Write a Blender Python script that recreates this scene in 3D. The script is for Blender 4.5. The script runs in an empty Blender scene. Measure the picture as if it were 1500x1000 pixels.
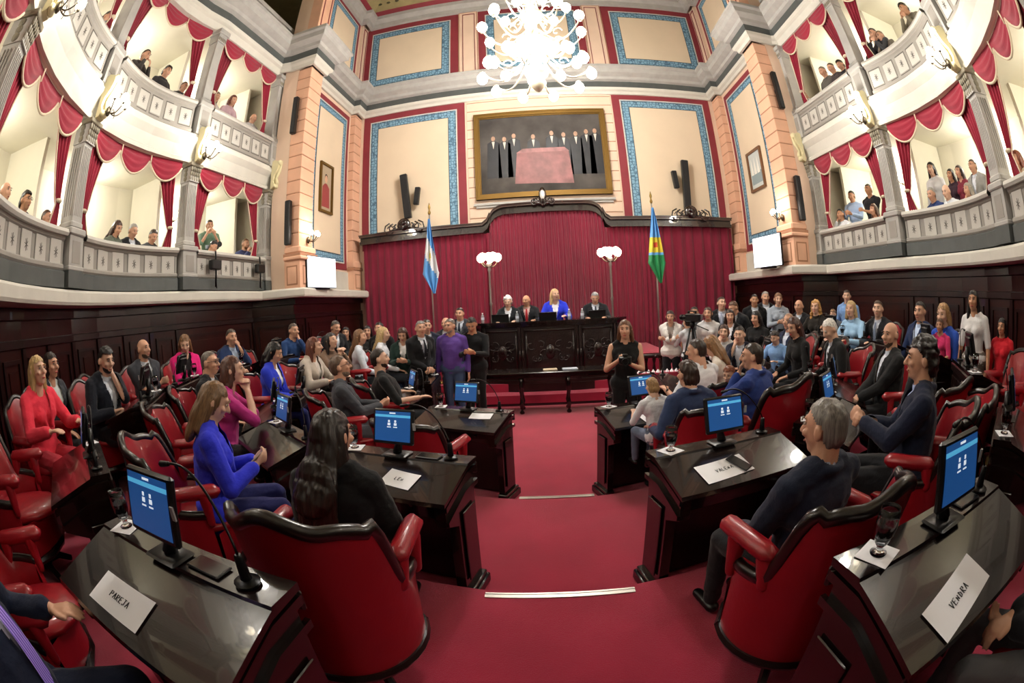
import bpy, bmesh, math, random
from math import sin, cos, pi, radians as R, sqrt, atan2, hypot
from mathutils import Vector as V, Matrix as MX, noise as NZ
random.seed(7)
C = bpy.context.scene.collection
SC = bpy.context.scene

# ---------------------------------------------------------------- materials
def lin(h):
    h = h.lstrip('#'); o = []
    for i in (0, 2, 4):
        c = int(h[i:i+2], 16)/255
        o.append(c/12.92 if c <= .04045 else ((c+.055)/1.055)**2.4)
    return tuple(o)+(1,)
_M = {}
def mat(name, col='#808080', rough=.6, metal=0, coat=0, bump=0, bscale=40, var=0, vscale=6, emit=0, trans=0, sheen=0, ecol=None, kind='noise', ior=1.45, spec=.5):
    if name in _M: return _M[name]
    m = bpy.data.materials.new(name); m.use_nodes = True
    nt = m.node_tree; b = nt.nodes['Principled BSDF']
    c = lin(col) if isinstance(col, str) else tuple(col)
    b.inputs['Base Color'].default_value = c; b.inputs['Roughness'].default_value = rough
    b.inputs['Metallic'].default_value = metal; b.inputs['IOR'].default_value = ior
    b.inputs['Coat Weight'].default_value = coat; b.inputs['Transmission Weight'].default_value = trans
    b.inputs['Specular IOR Level'].default_value = spec
    if sheen: b.inputs['Sheen Weight'].default_value = sheen
    if emit:
        b.inputs['Emission Color'].default_value = lin(ecol) if ecol else c; b.inputs['Emission Strength'].default_value = emit
    if bump or var:
        tc = nt.nodes.new('ShaderNodeTexCoord')
    if var:
        if kind == 'wood':
            mp = nt.nodes.new('ShaderNodeMapping'); mp.inputs['Scale'].default_value = (1, 1, .12)
            nt.links.new(tc.outputs['Object'], mp.inputs[0])
            n = nt.nodes.new('ShaderNodeTexNoise'); n.inputs['Scale'].default_value = vscale; n.inputs['Detail'].default_value = 6
            nt.links.new(mp.outputs[0], n.inputs['Vector'])
        else:
            n = nt.nodes.new('ShaderNodeTexNoise'); n.inputs['Scale'].default_value = vscale; n.inputs['Detail'].default_value = 4
            nt.links.new(tc.outputs['Object'], n.inputs['Vector'])
        r = nt.nodes.new('ShaderNodeValToRGB')
        d = [max(0, x*(1-var)) for x in c[:3]]+[1]; u = [min(1, x*(1+var)) for x in c[:3]]+[1]
        r.color_ramp.elements[0].position = .3; r.color_ramp.elements[1].position = .7
        r.color_ramp.elements[0].color = d; r.color_ramp.elements[1].color = u
        nt.links.new(n.outputs['Fac'], r.inputs[0]); nt.links.new(r.outputs[0], b.inputs['Base Color'])
    if bump:
        n2 = nt.nodes.new('ShaderNodeTexNoise'); n2.inputs['Scale'].default_value = bscale; n2.inputs['Detail'].default_value = 3
        nt.links.new(tc.outputs['Object'], n2.inputs['Vector'])
        bp = nt.nodes.new('ShaderNodeBump'); bp.inputs['Strength'].default_value = bump; bp.inputs['Distance'].default_value = .01
        nt.links.new(n2.outputs['Fac'], bp.inputs['Height']); nt.links.new(bp.outputs[0], b.inputs['Normal'])
    _M[name] = m
    return m
def cloth(col, rough=.85):
    return mat('cloth_'+col.strip('#'), col, rough, bump=.25, bscale=60, var=.08, vscale=9, sheen=.1, spec=.25)
def hairm(col):
    k = 'hair_'+col.strip('#')
    if k in _M: return _M[k]
    m = mat(k, col, .38, spec=.45); nt = m.node_tree; b = nt.nodes['Principled BSDF']; c = lin(col)
    tc = nt.nodes.new('ShaderNodeTexCoord'); mp = nt.nodes.new('ShaderNodeMapping'); mp.inputs['Scale'].default_value = (1, 1, .06)
    n = nt.nodes.new('ShaderNodeTexNoise'); n.inputs['Scale'].default_value = 140; n.inputs['Detail'].default_value = 2
    r = nt.nodes.new('ShaderNodeValToRGB'); r.color_ramp.elements[0].position = .3; r.color_ramp.elements[1].position = .7
    r.color_ramp.elements[0].color = [x*.55 for x in c[:3]]+[1]; r.color_ramp.elements[1].color = [min(1, x*1.5) for x in c[:3]]+[1]
    bp = nt.nodes.new('ShaderNodeBump'); bp.inputs['Strength'].default_value = .35; bp.inputs['Distance'].default_value = .004
    L = nt.links.new; L(tc.outputs['Object'], mp.inputs[0]); L(mp.outputs[0], n.inputs['Vector']); L(n.outputs['Fac'], r.inputs[0])
    L(r.outputs[0], b.inputs['Base Color']); L(n.outputs['Fac'], bp.inputs['Height']); L(bp.outputs[0], b.inputs['Normal']); return m
def skin(col):
    return mat('skin_'+col.strip('#'), col, .5, bump=.08, bscale=80, var=.05, vscale=10)

def ornament(name, c1, c2, scale):
    m = mat(name, c1, .7); nt = m.node_tree; b = nt.nodes['Principled BSDF']
    tc = nt.nodes.new('ShaderNodeTexCoord'); w = nt.nodes.new('ShaderNodeTexVoronoi'); w.feature = 'DISTANCE_TO_EDGE'
    w.inputs['Scale'].default_value = scale; w.inputs['Randomness'].default_value = .55
    nt.links.new(tc.outputs['Object'], w.inputs['Vector'])
    r = nt.nodes.new('ShaderNodeValToRGB'); r.color_ramp.elements[0].position = .06; r.color_ramp.elements[1].position = .13
    r.color_ramp.elements[0].color = lin(c2); r.color_ramp.elements[1].color = lin(c1)
    nt.links.new(w.outputs['Distance'], r.inputs[0]); nt.links.new(r.outputs[0], b.inputs['Base Color'])
    return m

# ---------------------------------------------------------------- mesh builder
class MB:
    def __init__(s): s.v = []; s.f = []; s.m = []; s.T = MX.Identity(4); s.k = 0
    def mi(s, k): s.k = k; return s
    def at(s, loc=(0, 0, 0), rz=0, M=None):
        s.T = M if M is not None else MX.Translation(loc) @ MX.Rotation(rz, 4, 'Z'); return s
    def add(s, vs, fs):
        o = len(s.v); s.v += [s.T @ V(p) for p in vs]; s.f += [tuple(i+o for i in f) for f in fs]; s.m += [s.k]*len(fs); return s
    def box(s, x0, x1, y0, y1, z0, z1, b=0):
        if b <= 0:
            return s.add([(x0,y0,z0),(x1,y0,z0),(x1,y1,z0),(x0,y1,z0),(x0,y0,z1),(x1,y0,z1),(x1,y1,z1),(x0,y1,z1)],
                     [(3,2,1,0),(4,5,6,7),(0,1,5,4),(1,2,6,5),(2,3,7,6),(3,0,4,7)])
        P = [(x0+b,y0),(x1-b,y0),(x1,y0+b),(x1,y1-b),(x1-b,y1),(x0+b,y1),(x0,y1-b),(x0,y0+b)]
        cx, cy = (x0+x1)/2, (y0+y1)/2
        def ins(q):
            return [(cx+(x-cx)*(1-2*b/(x1-x0)), cy+(y-cy)*(1-2*b/(y1-y0))) for x, y in q]
        rings = [(ins(P), z0), (P, z0+b), (P, z1-b), (ins(P), z1)]
        vs = [(x, y, z) for q, z in rings for x, y in q]; fs = []
        for r in range(3):
            for i in range(8): fs.append((r*8+i, r*8+(i+1) % 8, (r+1)*8+(i+1) % 8, (r+1)*8+i))
        fs += [tuple(range(7, -1, -1)), tuple(range(24, 32))]
        return s.add(vs, fs)
    def prism(s, poly, z0, z1):
        n = len(poly)
        return s.add([(x, y, z0) for x, y in poly]+[(x, y, z1) for x, y in poly],
            [tuple(range(n-1, -1, -1)), tuple(range(n, 2*n))]+[(i, (i+1) % n, n+(i+1) % n, n+i) for i in range(n)])
    def extr(s, poly, y0, y1):   # polygon in xz, extruded along y
        n = len(poly)
        return s.add([(x, y0, z) for x, z in poly]+[(x, y1, z) for x, z in poly],
            [tuple(range(n)), tuple(range(2*n-1, n-1, -1))]+[((i+1) % n, i, n+i, n+(i+1) % n) for i in range(n)])
    def extx(s, poly, x0, x1):   # polygon in yz, extruded along x
        n = len(poly)
        return s.add([(x0, y, z) for y, z in poly]+[(x1, y, z) for y, z in poly],
            [tuple(range(n-1, -1, -1)), tuple(range(n, 2*n))]+[(i, (i+1) % n, n+(i+1) % n, n+i) for i in range(n)])
    def lathe(s, prof, n=16, c=(0, 0, 0), cap=True):
        vs = []; fs = []
        for r, z in prof:
            for i in range(n): vs.append((c[0]+r*cos(2*pi*i/n), c[1]+r*sin(2*pi*i/n), c[2]+z))
        for j in range(len(prof)-1):
            for i in range(n): fs.append((j*n+i, j*n+(i+1) % n, (j+1)*n+(i+1) % n, (j+1)*n+i))
        if cap:
            fs.append(tuple(range(n-1, -1, -1))); fs.append(tuple(range((len(prof)-1)*n, len(prof)*n)))
        return s.add(vs, fs)
    def tube(s, pts, r, n=8, cap=True):
        pts = [V(p) for p in pts]; rs = r if isinstance(r, (list, tuple)) else [r]*len(pts)
        vs = []; fs = []; up = None
        for i, p in enumerate(pts):
            d = (pts[min(i+1, len(pts)-1)]-pts[max(i-1, 0)]); d = d.normalized() if d.length > 1e-9 else V((0, 0, 1))
            if up is None:
                up = V((0, 0, 1)) if abs(d.z) < .9 else V((0, 1, 0))
            a = d.cross(up)
            if a.length < 1e-6: a = d.cross(V((1, 0, 0)))
            a.normalize(); b = a.cross(d).normalized(); up = b
            for k in range(n): vs.append(p+(a*cos(2*pi*k/n)+b*sin(2*pi*k/n))*rs[i])
        for j in range(len(pts)-1):
            for k in range(n): fs.append((j*n+k, j*n+(k+1) % n, (j+1)*n+(k+1) % n, (j+1)*n+k))
        if cap: fs.append(tuple(range(n-1, -1, -1))); fs.append(tuple(range((len(pts)-1)*n, len(pts)*n)))
        return s.add(vs, fs)
    def ell(s, c, r, nu=12, nv=8, M=None):
        vs = []; fs = []; M3 = M.to_3x3() if M is not None else None
        for j in range(nv+1):
            t = pi*j/nv
            for i in range(nu):
                q = V((r[0]*sin(t)*cos(2*pi*i/nu), r[1]*sin(t)*sin(2*pi*i/nu), -r[2]*cos(t)))
                if M3: q = M3 @ q
                vs.append(q+V(c))
        for j in range(nv):
            for i in range(nu):
                fs.append((j*nu+i, j*nu+(i+1) % nu, (j+1)*nu+(i+1) % nu, (j+1)*nu+i))
        return s.add(vs, fs)
    def cap(s, p0, r0, p1, r1, flat=1, ref=(0, 1, 0), n=10):
        # round cone; the cross-section is scaled by `flat` along ref
        p0, p1 = V(p0), V(p1); d = p1-p0
        if d.length < 1e-6: return s.ell(p0, (r0, r0, r0))
        d.normalize(); b = V(ref)-d*V(ref).dot(d)
        if b.length < 1e-4: b = d.orthogonal()
        b.normalize(); a = b.cross(d)
        rings = []
        for t in (-85, -60, -30, 0): rings.append((p0+d*r0*sin(R(t)), r0*cos(R(t))))
        for t in (0, 30, 60, 85): rings.append((p1+d*r1*sin(R(t)), r1*cos(R(t))))
        vs = []; fs = []
        for p, r in rings:
            for k in range(n): vs.append(p+a*r*cos(2*pi*k/n)+b*r*flat*sin(2*pi*k/n))
        for j in range(len(rings)-1):
            for k in range(n): fs.append((j*n+k, j*n+(k+1) % n, (j+1)*n+(k+1) % n, (j+1)*n+k))
        fs.append(tuple(range(n-1, -1, -1))); fs.append(tuple(range((len(rings)-1)*n, len(rings)*n)))
        return s.add(vs, fs)
    def grid(s, fn, nu, nv):
        vs = [fn(i/nu, j/nv) for j in range(nv+1) for i in range(nu+1)]; w = nu+1
        return s.add(vs, [(j*w+i, j*w+i+1, (j+1)*w+i+1, (j+1)*w+i) for j in range(nv) for i in range(nu)])
    def sweep(s, prof, path, closed=False, inward=1):
        # prof: (offset toward the hall, z) ; path: plan points
        n = len(path); vs = []; fs = []
        for i, (x, y) in enumerate(path):
            a = path[max(i-1, 0)]; b = path[min(i+1, n-1)]
            def nrm(p, q):
                d = V((q[0]-p[0], q[1]-p[1])); d = d.normalized() if d.length else V((0, 1)); return V((-d.y, d.x))*inward
            if 0 < i < n-1:
                n1, n2 = nrm(a, (x, y)), nrm((x, y), b); m = n1+n2; m = m/max(.3, m.length_squared/2) if m.length else n1
            else: m = nrm(a, b)
            for o, z in prof: vs.append((x+m.x*o, y+m.y*o, z))
        k = len(prof)
        for i in range(n-1):
            for j in range(k-1): fs.append((i*k+j, i*k+j+1, (i+1)*k+j+1, (i+1)*k+j))
        if closed:
            for i in range(n-1): fs.append((i*k+k-1, i*k, (i+1)*k, (i+1)*k+k-1))
            fs.append(tuple(range(k))); fs.append(tuple(range(n*k-1, (n-1)*k-1, -1)))
        return s.add(vs, fs)
    def mesh(s, name, mats, smooth=False, recalc=True):
        me = bpy.data.meshes.new(name); me.from_pydata([tuple(p) for p in s.v], [], s.f)
        for m in mats: me.materials.append(m)
        if len(mats) > 1: me.polygons.foreach_set('material_index', s.m)
        if recalc:
            bm = bmesh.new(); bm.from_mesh(me); bmesh.ops.recalc_face_normals(bm, faces=bm.faces); bm.to_mesh(me); bm.free()
        if smooth is True: me.polygons.foreach_set('use_smooth', [True]*len(me.polygons))
        elif smooth:
            me.polygons.foreach_set('use_smooth', [True]*len(me.polygons))
            try: me.set_sharp_from_angle(angle=R(smooth))
            except Exception: pass
        me.update(); return me
    def build(s, name, mats, parent=None, smooth=40, loc=None, rz=0, M=None, **kw):
        if not isinstance(mats, (list, tuple)): mats = [mats]
        return link(name, s.mesh(name, mats, smooth), parent, loc, rz, M, **kw)

def link(name, me, parent=None, loc=None, rz=0, M=None, label=None, cat=None, group=None, kind=None, mats=None):
    o = bpy.data.objects.new(name, me); C.objects.link(o)
    if parent is not None: o.parent = parent
    if M is not None: o.matrix_local = M
    elif loc is not None: o.location = loc; o.rotation_euler = (0, 0, rz)
    tag(o, label, cat, group, kind)
    if mats:
        for i, m in enumerate(mats):
            o.material_slots[i].link = 'OBJECT'; o.material_slots[i].material = m
    return o
def tag(o, label=None, cat=None, group=None, kind=None):
    if label: o['label'] = label
    if cat: o['category'] = cat
    if group: o['group'] = group
    if kind: o['kind'] = kind
    return o
def empty(name, loc, rz, label, cat, group=None):
    o = bpy.data.objects.new(name, None); o.empty_display_size = .1; C.objects.link(o)
    o.location = loc; o.rotation_euler = (0, 0, rz); return tag(o, label, cat, group)
def struct(name, mb, mats, smooth=False): return mb.build(name, mats, None, smooth, kind='structure')
def dup(o, loc, rz=0, label=None, group=None):
    r = o.copy(); C.objects.link(r); r.location = loc; r.rotation_euler = (0, 0, rz)
    if label: r['label'] = label
    if group: r['group'] = group
    for ch in o.children:
        c = ch.copy(); C.objects.link(c); c.parent = r
        for g in ch.children:
            d = g.copy(); C.objects.link(d); d.parent = c
    return r

# ---------------------------------------------------------------- camera (fisheye lens of the photograph)
cam = bpy.data.cameras.new('camera'); co = bpy.data.objects.new('camera', cam); C.objects.link(co); SC.camera = co
cam.type = 'PANO'; cam.sensor_width = 36; cam.sensor_fit = 'HORIZONTAL'
cam.panorama_type = 'FISHEYE_EQUISOLID'; cam.fisheye_lens = 637.2/1500*36; cam.fisheye_fov = R(200)
try:
    cam.cycles.panorama_type = 'FISHEYE_EQUISOLID'; cam.cycles.fisheye_lens = 637.2/1500*36; cam.cycles.fisheye_fov = R(200)
except Exception: pass
PIT, YAW, ROL = R(4.81), R(4.81), R(-2.93)
cy, sy, cp, sp, cr, sr = cos(YAW), sin(YAW), cos(PIT), sin(PIT), cos(ROL), sin(ROL)
CAMR = (MX(((cr, 0, sr), (0, 1, 0), (-sr, 0, cr))) @ MX(((1, 0, 0), (0, cp, -sp), (0, sp, cp))) @ MX(((cy, sy, 0), (-sy, cy, 0), (0, 0, 1))))
# rows of CAMR: image right, view direction, image up
right, fwd, up = CAMR[0], CAMR[1], CAMR[2]
co.matrix_world = MX(((right[0], up[0], -fwd[0], -.03), (right[1], up[1], -fwd[1], 0), (right[2], up[2], -fwd[2], 1.85), (0, 0, 0, 1)))
cam.clip_start = .02
# ================================================================ THE HALL
BY = 11.2; BX = .08
peach = mat('wall_peach', '#dcc0a8', .75, bump=.15, bscale=8, var=.04, vscale=2)
rust = mat('wall_rusticated_pink', '#dfae90', .75, bump=.2, bscale=12, var=.06, vscale=3)
rustd = mat('joint_brown', '#a87a5e', .8)
redp = mat('painted_crimson', '#7c2a33', .7, var=.08, vscale=3)
bluep = ornament('painted_blue_scrollwork', '#7ba3ba', '#4a6a80', 11)
tealp = mat('painted_line', '#3c4a50', .7)
field = mat('panel_field', '#dcc8ac', .75, bump=.1, bscale=6, var=.03, vscale=1.5)
cream = mat('plaster_cream', '#cbc7bb', .6, bump=.1, bscale=15, var=.04, vscale=4)
creamw = mat('box_wall_cream', '#e6e0cc', .8, bump=.1, bscale=6, var=.03, vscale=2)
greyst = mat('grey_stone', '#a5a29c', .6, var=.08, vscale=5)
darkst = mat('dark_stone_band', '#4b4f4e', .5, var=.1, vscale=5)
gpanel = mat('parapet_grey', '#918c84', .6, var=.05, vscale=5)
wpanel = mat('parapet_pale_panel', '#b9b5ac', .6)
inkm = mat('painted_rosette', '#55504a', .7)
mahog = mat('mahogany_panelling', '#260b07', .28, coat=.3, kind='wood', var=.35, vscale=8)
mahogd = mat('mahogany_dark', '#160706', .3, coat=.3, kind='wood', var=.3, vscale=10)
gold = mat('gilt', '#6e5220', .5, metal=.6, bump=.3, bscale=60)
carpet = mat('red_carpet', '#a0233e', .95, bump=.6, bscale=220, var=.12, vscale=2.2, sheen=.3, spec=.1)
velvet = mat('crimson_velvet', '#8c1830', .8, sheen=.35, var=.1, vscale=4, bump=.1, bscale=30, spec=.3)
stagev = mat('stage_velvet', '#6c1029', .8, sheen=.3, var=.12, vscale=2, spec=.25)
fringe = mat('cream_fringe', '#d9c9ae', .8, bump=.6, bscale=150)
coffer = mat('ceiling_olive', '#8d8159', .8, var=.15, vscale=3)
cofd = mat('ceiling_acanthus', '#3e3a25', .8)

# ---- floor and tiers
def ucurve(a, b, c, n=26, top=9.2):
    pts = [(a, top)]+[(a*cos(t), c+b*sin(t)) for t in [-(pi)*k/n for k in range(n+1)]]+[(-a, top)]
    return pts
m = MB(); m.box(-8, 8, -3, 12, -.3, 0); struct('floor', m, [carpet])
metal = mat('brushed_strip', '#b9b4aa', .35, metal=.8)
def tier(name, inner, z):
    n = len(inner); m = MB(); outer = []
    for i, (x, y) in enumerate(inner):
        if i == 0: outer.append((7.0, 9.2))
        elif i == n-1: outer.append((-7.0, 9.2))
        else:
            t = -pi*(i-1)/(n-3); outer.append((7.0*cos(t), min(4.9+7.0*sin(t), 9.2)))
    vs = [(x, y, 0.001) for x, y in inner]+[(x, y, z) for x, y in inner]+[(x, y, z) for x, y in outer]
    fs = [(i, i+1, n+i+1, n+i) for i in range(n-1)]+[(n+i, n+i+1, 2*n+i+1, 2*n+i) for i in range(n-1)]
    m.add(vs, fs); return struct(name, m, [carpet])
tier('floor_tier_1', ucurve(2.45, 1.84, 5.3), .17)
tier('floor_tier_2', ucurve(3.55, 3.10, 5.0), .34)
tier('floor_tier_3', ucurve(4.5, 4.46, 4.8), .51)
for nm, y, w, z in (('trim_1', 3.50, .33, .17), ('trim_2', 1.87, .40, .34)):
    m = MB(); m.box(-w, w, y-.025, y+.02, z-.002, z+.006); m.box(-w, w, y+.003, y+.008, z+.006, z+.009); struct(nm, m, [metal])
# dais behind the well
m = MB(); m.box(-4.6, 4.7, 7.95, 11.2, 0, .16); m.box(-3.0, 3.1, 8.3, 11.2, .16, .32); m.box(-2.4, 2.5, 8.75, 11.2, .32, .75)
struct('floor_dais', m, [carpet])

# ---- wall decoration helpers, in a wall frame (u along the wall, n out of it, v up)
def frame_of(p, q):
    d = V((q[0]-p[0], q[1]-p[1], 0)).normalized(); n = V((0, 0, 1)).cross(d)
    return MX(((d.x, n.x, 0, p[0]), (d.y, n.y, 0, p[1]), (0, 0, 1, 0), (0, 0, 0, 1)))
def rect(m, x0, x1, z0, z1, t, k):
    m.mi(k).box(x0, x1, 0, t, z0, z1)
def border(m, x0, x1, z0, z1, w, t, k):
    m.mi(k)
    m.box(x0, x1, 0, t, z0, z0+w); m.box(x0, x1, 0, t, z1-w, z1); m.box(x0, x0+w, 0, t, z0+w, z1-w); m.box(x1-w, x1, 0, t, z0+w, z1-w)
def panel(m, x0, x1, z0, z1, wr=.25, wb=.24):
    # crimson surround, thin pale fillet, blue scrollwork band, dark line, pale field
    rect(m, x0, x1, z0, z1, .012, 2)
    border(m, x0+wr-.03, x1-wr+.03, z0+wr-.03, z1-wr+.03, .03, .03, 6)
    rect(m, x0+wr, x1-wr, z0+wr, z1-wr, .018, 3)
    border(m, x0+wr+wb-.02, x1-wr-wb+.02, z0+wr+wb-.02, z1-wr-wb+.02, .02, .026, 4)
    border(m, x0+wr+.02, x1-wr-.02, z0+wr+.02, z1-wr-.02, .015, .024, 4)
    rect(m, x0+wr+wb, x1-wr-wb, z0+wr+wb, z1-wr-wb, .03, 5)
def courses(m, x0, x1, z0, z1, h=.29, t=.05, k=1, y0=0):
    z = z0
    while z < z1-.02:
        ze = min(z+h-.022, z1); m.mi(k).box(x0, x1, y0, y0+t, z, ze, .008); m.mi(7).box(x0+.008, x1-.008, y0, y0+t-.014, ze, min(ze+.022, z1)); z += h
WM = [peach, rust, redp, bluep, tealp, field, cream, rustd]
# ---- back wall
m = MB(); m.at(M=frame_of((-5.42+BX, BY), (5.42+BX, BY)).copy())
# frame_of gives n pointing +y here; flip so that n faces the hall
m.T = MX(((1, 0, 0, BX), (0, -1, 0, BY), (0, 0, 1, 0), (0, 0, 0, 1)))
m.mi(0).box(-5.5, 5.5, -.3, 0, -.2, 12)
courses(m, -2.0, 2.05, 3.9, 7.75, .29, .022, 0)
panel(m, -5.1, -2.05, 3.6, 7.74, .25, .23); panel(m, 2.08, 5.06, 3.6, 7.78, .25, .23)
panel(m, -5.3, -2.22, 8.56, 11.3, .27, .24); panel(m, 2.22, 5.3, 8.56, 11.3, .27, .24)
for s in (-1, 1):
    rect(m, min(s*1.62, s*2.2), max(s*1.62, s*2.2), 8.56, 11.3, .03, 0); border(m, min(s*1.7, s*2.08), max(s*1.7, s*2.08), 8.68, 11.2, .018, .05, 2)
    border(m, min(s*1.62, s*2.2), max(s*1.62, s*2.2), 8.56, 11.3, .02, .045, 7)
panel(m, -1.6, 1.6, 8.56, 11.3, .25, .24)
struct('wall_back', m, WM)

# ---- side walls of the stage end, piers and corner pilasters
for s, nm in ((-1, 'left'), (1, 'right')):
    X = s*5.35+BX
    m = MB(); m.T = MX(((0, -s, 0, X), (1, 0, 0, 0), (0, 0, 1, 0), (0, 0, 0, 1)))   # u = world y, n = toward the hall
    m.mi(0).box(7.62, 11.3, -.4, 0, 2.4, 12)
    panel(m, 8.42, 10.62, 3.05, 7.6, .2, .2)
    panel(m, 8.45, 10.7, 8.6, 11.3, .2, .22)
    m.mi(6).box(8.2, 11.2, 0, .02, 2.42, 3.0)
    # corner pilaster
    courses(m, 10.72, 11.2, 3.3, 7.7, .29, .16, 1); m.mi(1).box(10.66, 11.2, 0, .22, 3.12, 3.3, .02); m.mi(7).box(10.64, 11.2, 0, .235, 3.06, 3.12)
    m.mi(1).box(10.68, 11.2, 0, .2, 2.42, 3.06); m.mi(7).box(10.76, 11.1, .2, .206, 2.55, 2.95); m.mi(1).box(10.79, 11.07, .2, .212, 2.58, 2.92)
    m.mi(0).box(10.8, 11.2, 0, .1, 8.5, 11.3); border(m, 10.86, 11.12, 8.65, 11.2, .02, .12, 2)
    # pier beside the gallery
    courses(m, 7.62, 8.2, 3.35, 7.7, .29, .36, 1)
    m.mi(1).box(7.56, 8.26, 0, .42, 3.2, 3.35, .03); m.mi(7).box(7.54, 8.28, 0, .44, 3.14, 3.2); m.mi(1).box(7.52, 8.3, 0, .46, 3.06, 3.14, .02)
    m.mi(1).box(7.58, 8.24, 0, .4, 2.42, 3.06); m.mi(7).box(7.7, 8.12, .4, .406, 2.55, 2.95); m.mi(1).box(7.73, 8.09, .4, .412, 2.58, 2.92)
    m.mi(7).box(7.574, 7.58, .06, .34, 2.55, 2.95); m.mi(1).box(7.568, 7.58, .09, .31, 2.58, 2.92)
    m.mi(1).box(7.62, 8.2, 0, .3, 8.5, 11.3); border(m, 7.72, 8.1, 8.7, 11.2, .02, .32, 2)
    struct('wall_'+nm, m, WM)

# ---- gallery plan (one side), curved round a centre at (0, 4.5)
# the gallery stands about 5.8 m from the hall axis; its storeys are taller than first surveyed (KZ)
KZ = 1.14
def zf(z): return 1.85+(z-1.85)*KZ if z > 1.85 else z
def lift(m):
    for v in m.v: v.z = zf(v.z)
    return m
def rad(a): return .31*sin(min(abs(a), 25)/25*pi/2)
def arc(s, a0=0, a1=-90, n=14, r=5.81, c=5.13):
    return [(s*(r+rad(a0+(a1-a0)*k/n))*cos(R(a0+(a1-a0)*k/n)), c+(r+rad(a0+(a1-a0)*k/n))*sin(R(a0+(a1-a0)*k/n))) for k in range(n+1)]
def gpath(s, off=0):
    return [(s*(5.8+off), 8.05), (s*(5.81+off), 7.5)]+arc(s, 0, -88, 16, 5.81+off)
def corner_path(s):
    X = s*5.35+BX
    return [(BX, BY), (s*5.15+BX, BY), (s*5.15+BX, 10.72), (X, 10.72), (X, 8.22), (X-s*.38, 8.22), (X-s*.38, 7.6), (X+s*.2, 7.6)]+gpath(s)[1:]
for s, nm in ((-1, 'left'), (1, 'right')):
    ins = -1 if s > 0 else 1
    P = corner_path(s)
    # entablature: pale soffit band, dark band, grey cornice
    m = MB()
    m.mi(2).sweep([(0, 7.72), (.06, 7.72), (.08, 7.8), (.14, 7.84), (.16, 7.92)], P, inward=ins)
    m.mi(1).sweep([(.16, 7.92), (.17, 7.92), (.17, 8.1), (.16, 8.1)], P, inward=ins)
    m.mi(0).sweep([(.16, 8.1), (.26, 8.14), (.28, 8.22), (.42, 8.3), (.44, 8.42), (.5, 8.46), (.5, 8.54), (0, 8.6)], P, inward=ins)
    struct('trim_1'+('1' if s < 0 else '2'), m, [greyst, darkst, cream])
    m = MB()
    Q = P[:6]+[(P[5][0], P[5][1]-.7)]
    m.mi(0).sweep([(0, 11.28), (.1, 11.3), (.12, 11.45), (.28, 11.55), (.3, 11.68), (.0, 11.72)], Q, inward=ins)
    struct('trim_2'+('1' if s < 0 else '2'), m, [greyst])
    G = gpath(s)
    P2 = [(s*5.35+BX, 10.72), (s*5.35+BX, 8.22), (s*4.97+BX, 8.22), (s*4.97+BX, 7.5)]+G[1:]
    # white ledge over the wood panelling
    m = MB()
    L = [(s*5.0+BX, 11.15), (s*5.02+BX, 8.3), (s*4.95+BX, 7.6), (s*5.74, 7.3)]+[p for p in G[2:]]
    m.mi(0).sweep([(-.33, 2.24), (.12, 2.24), (.14, 2.27), (.14, 2.37), (.1, 2.4), (-.15, 2.42), (-.33, 2.42)], L, inward=ins)
    lift(m); struct('trim_3'+('1' if s < 0 else '2'), m, [cream])
    # wood panelled wall underneath
    W = [(s*5.2+BX, 11.15), (s*5.25+BX, 8.2), (s*5.25+BX, 7.75), (s*6.0, 7.3)]+arc(s, 0, -88, 16, 6.13)
    m = MB(); m.mi(0).sweep([(0, 0), (0, 2.26)], W, inward=ins)
    for o, z0, z1 in ((.05, .5, .66), (.04, 1.86, 1.95), (.07, 2.12, 2.24)):
        m.mi(1).sweep([(0, z0), (o, z0+.01), (o, z1-.01), (0, z1)], W, inward=ins)
    for i in range(len(W)-1):
        a, b = V(W[i]), V(W[i+1]); d = (b-a); Ls = d.length; nseg = max(1, round(Ls/1.9))
        F = frame_of(a, b); 
        if s > 0: F = F @ MX.Diagonal((1, -1, 1, 1))
        for k in range(nseg):
            u0 = Ls*k/nseg; u1 = Ls*(k+1)/nseg; m.T = F
            m.mi(1).box(u0-.04, u0+.04, -.02, .035, .66, 1.86)
            border(m, u0+.1, u1-.1, .78, 1.76, .045, .03, 1); m.mi(0).box(u0+.22, u1-.22, 0, .016, .9, 1.64)
            m.T = MX.Identity(4)
    lift(m); struct('wall_'+nm+'_panelling', m, [mahog, mahogd])

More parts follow.
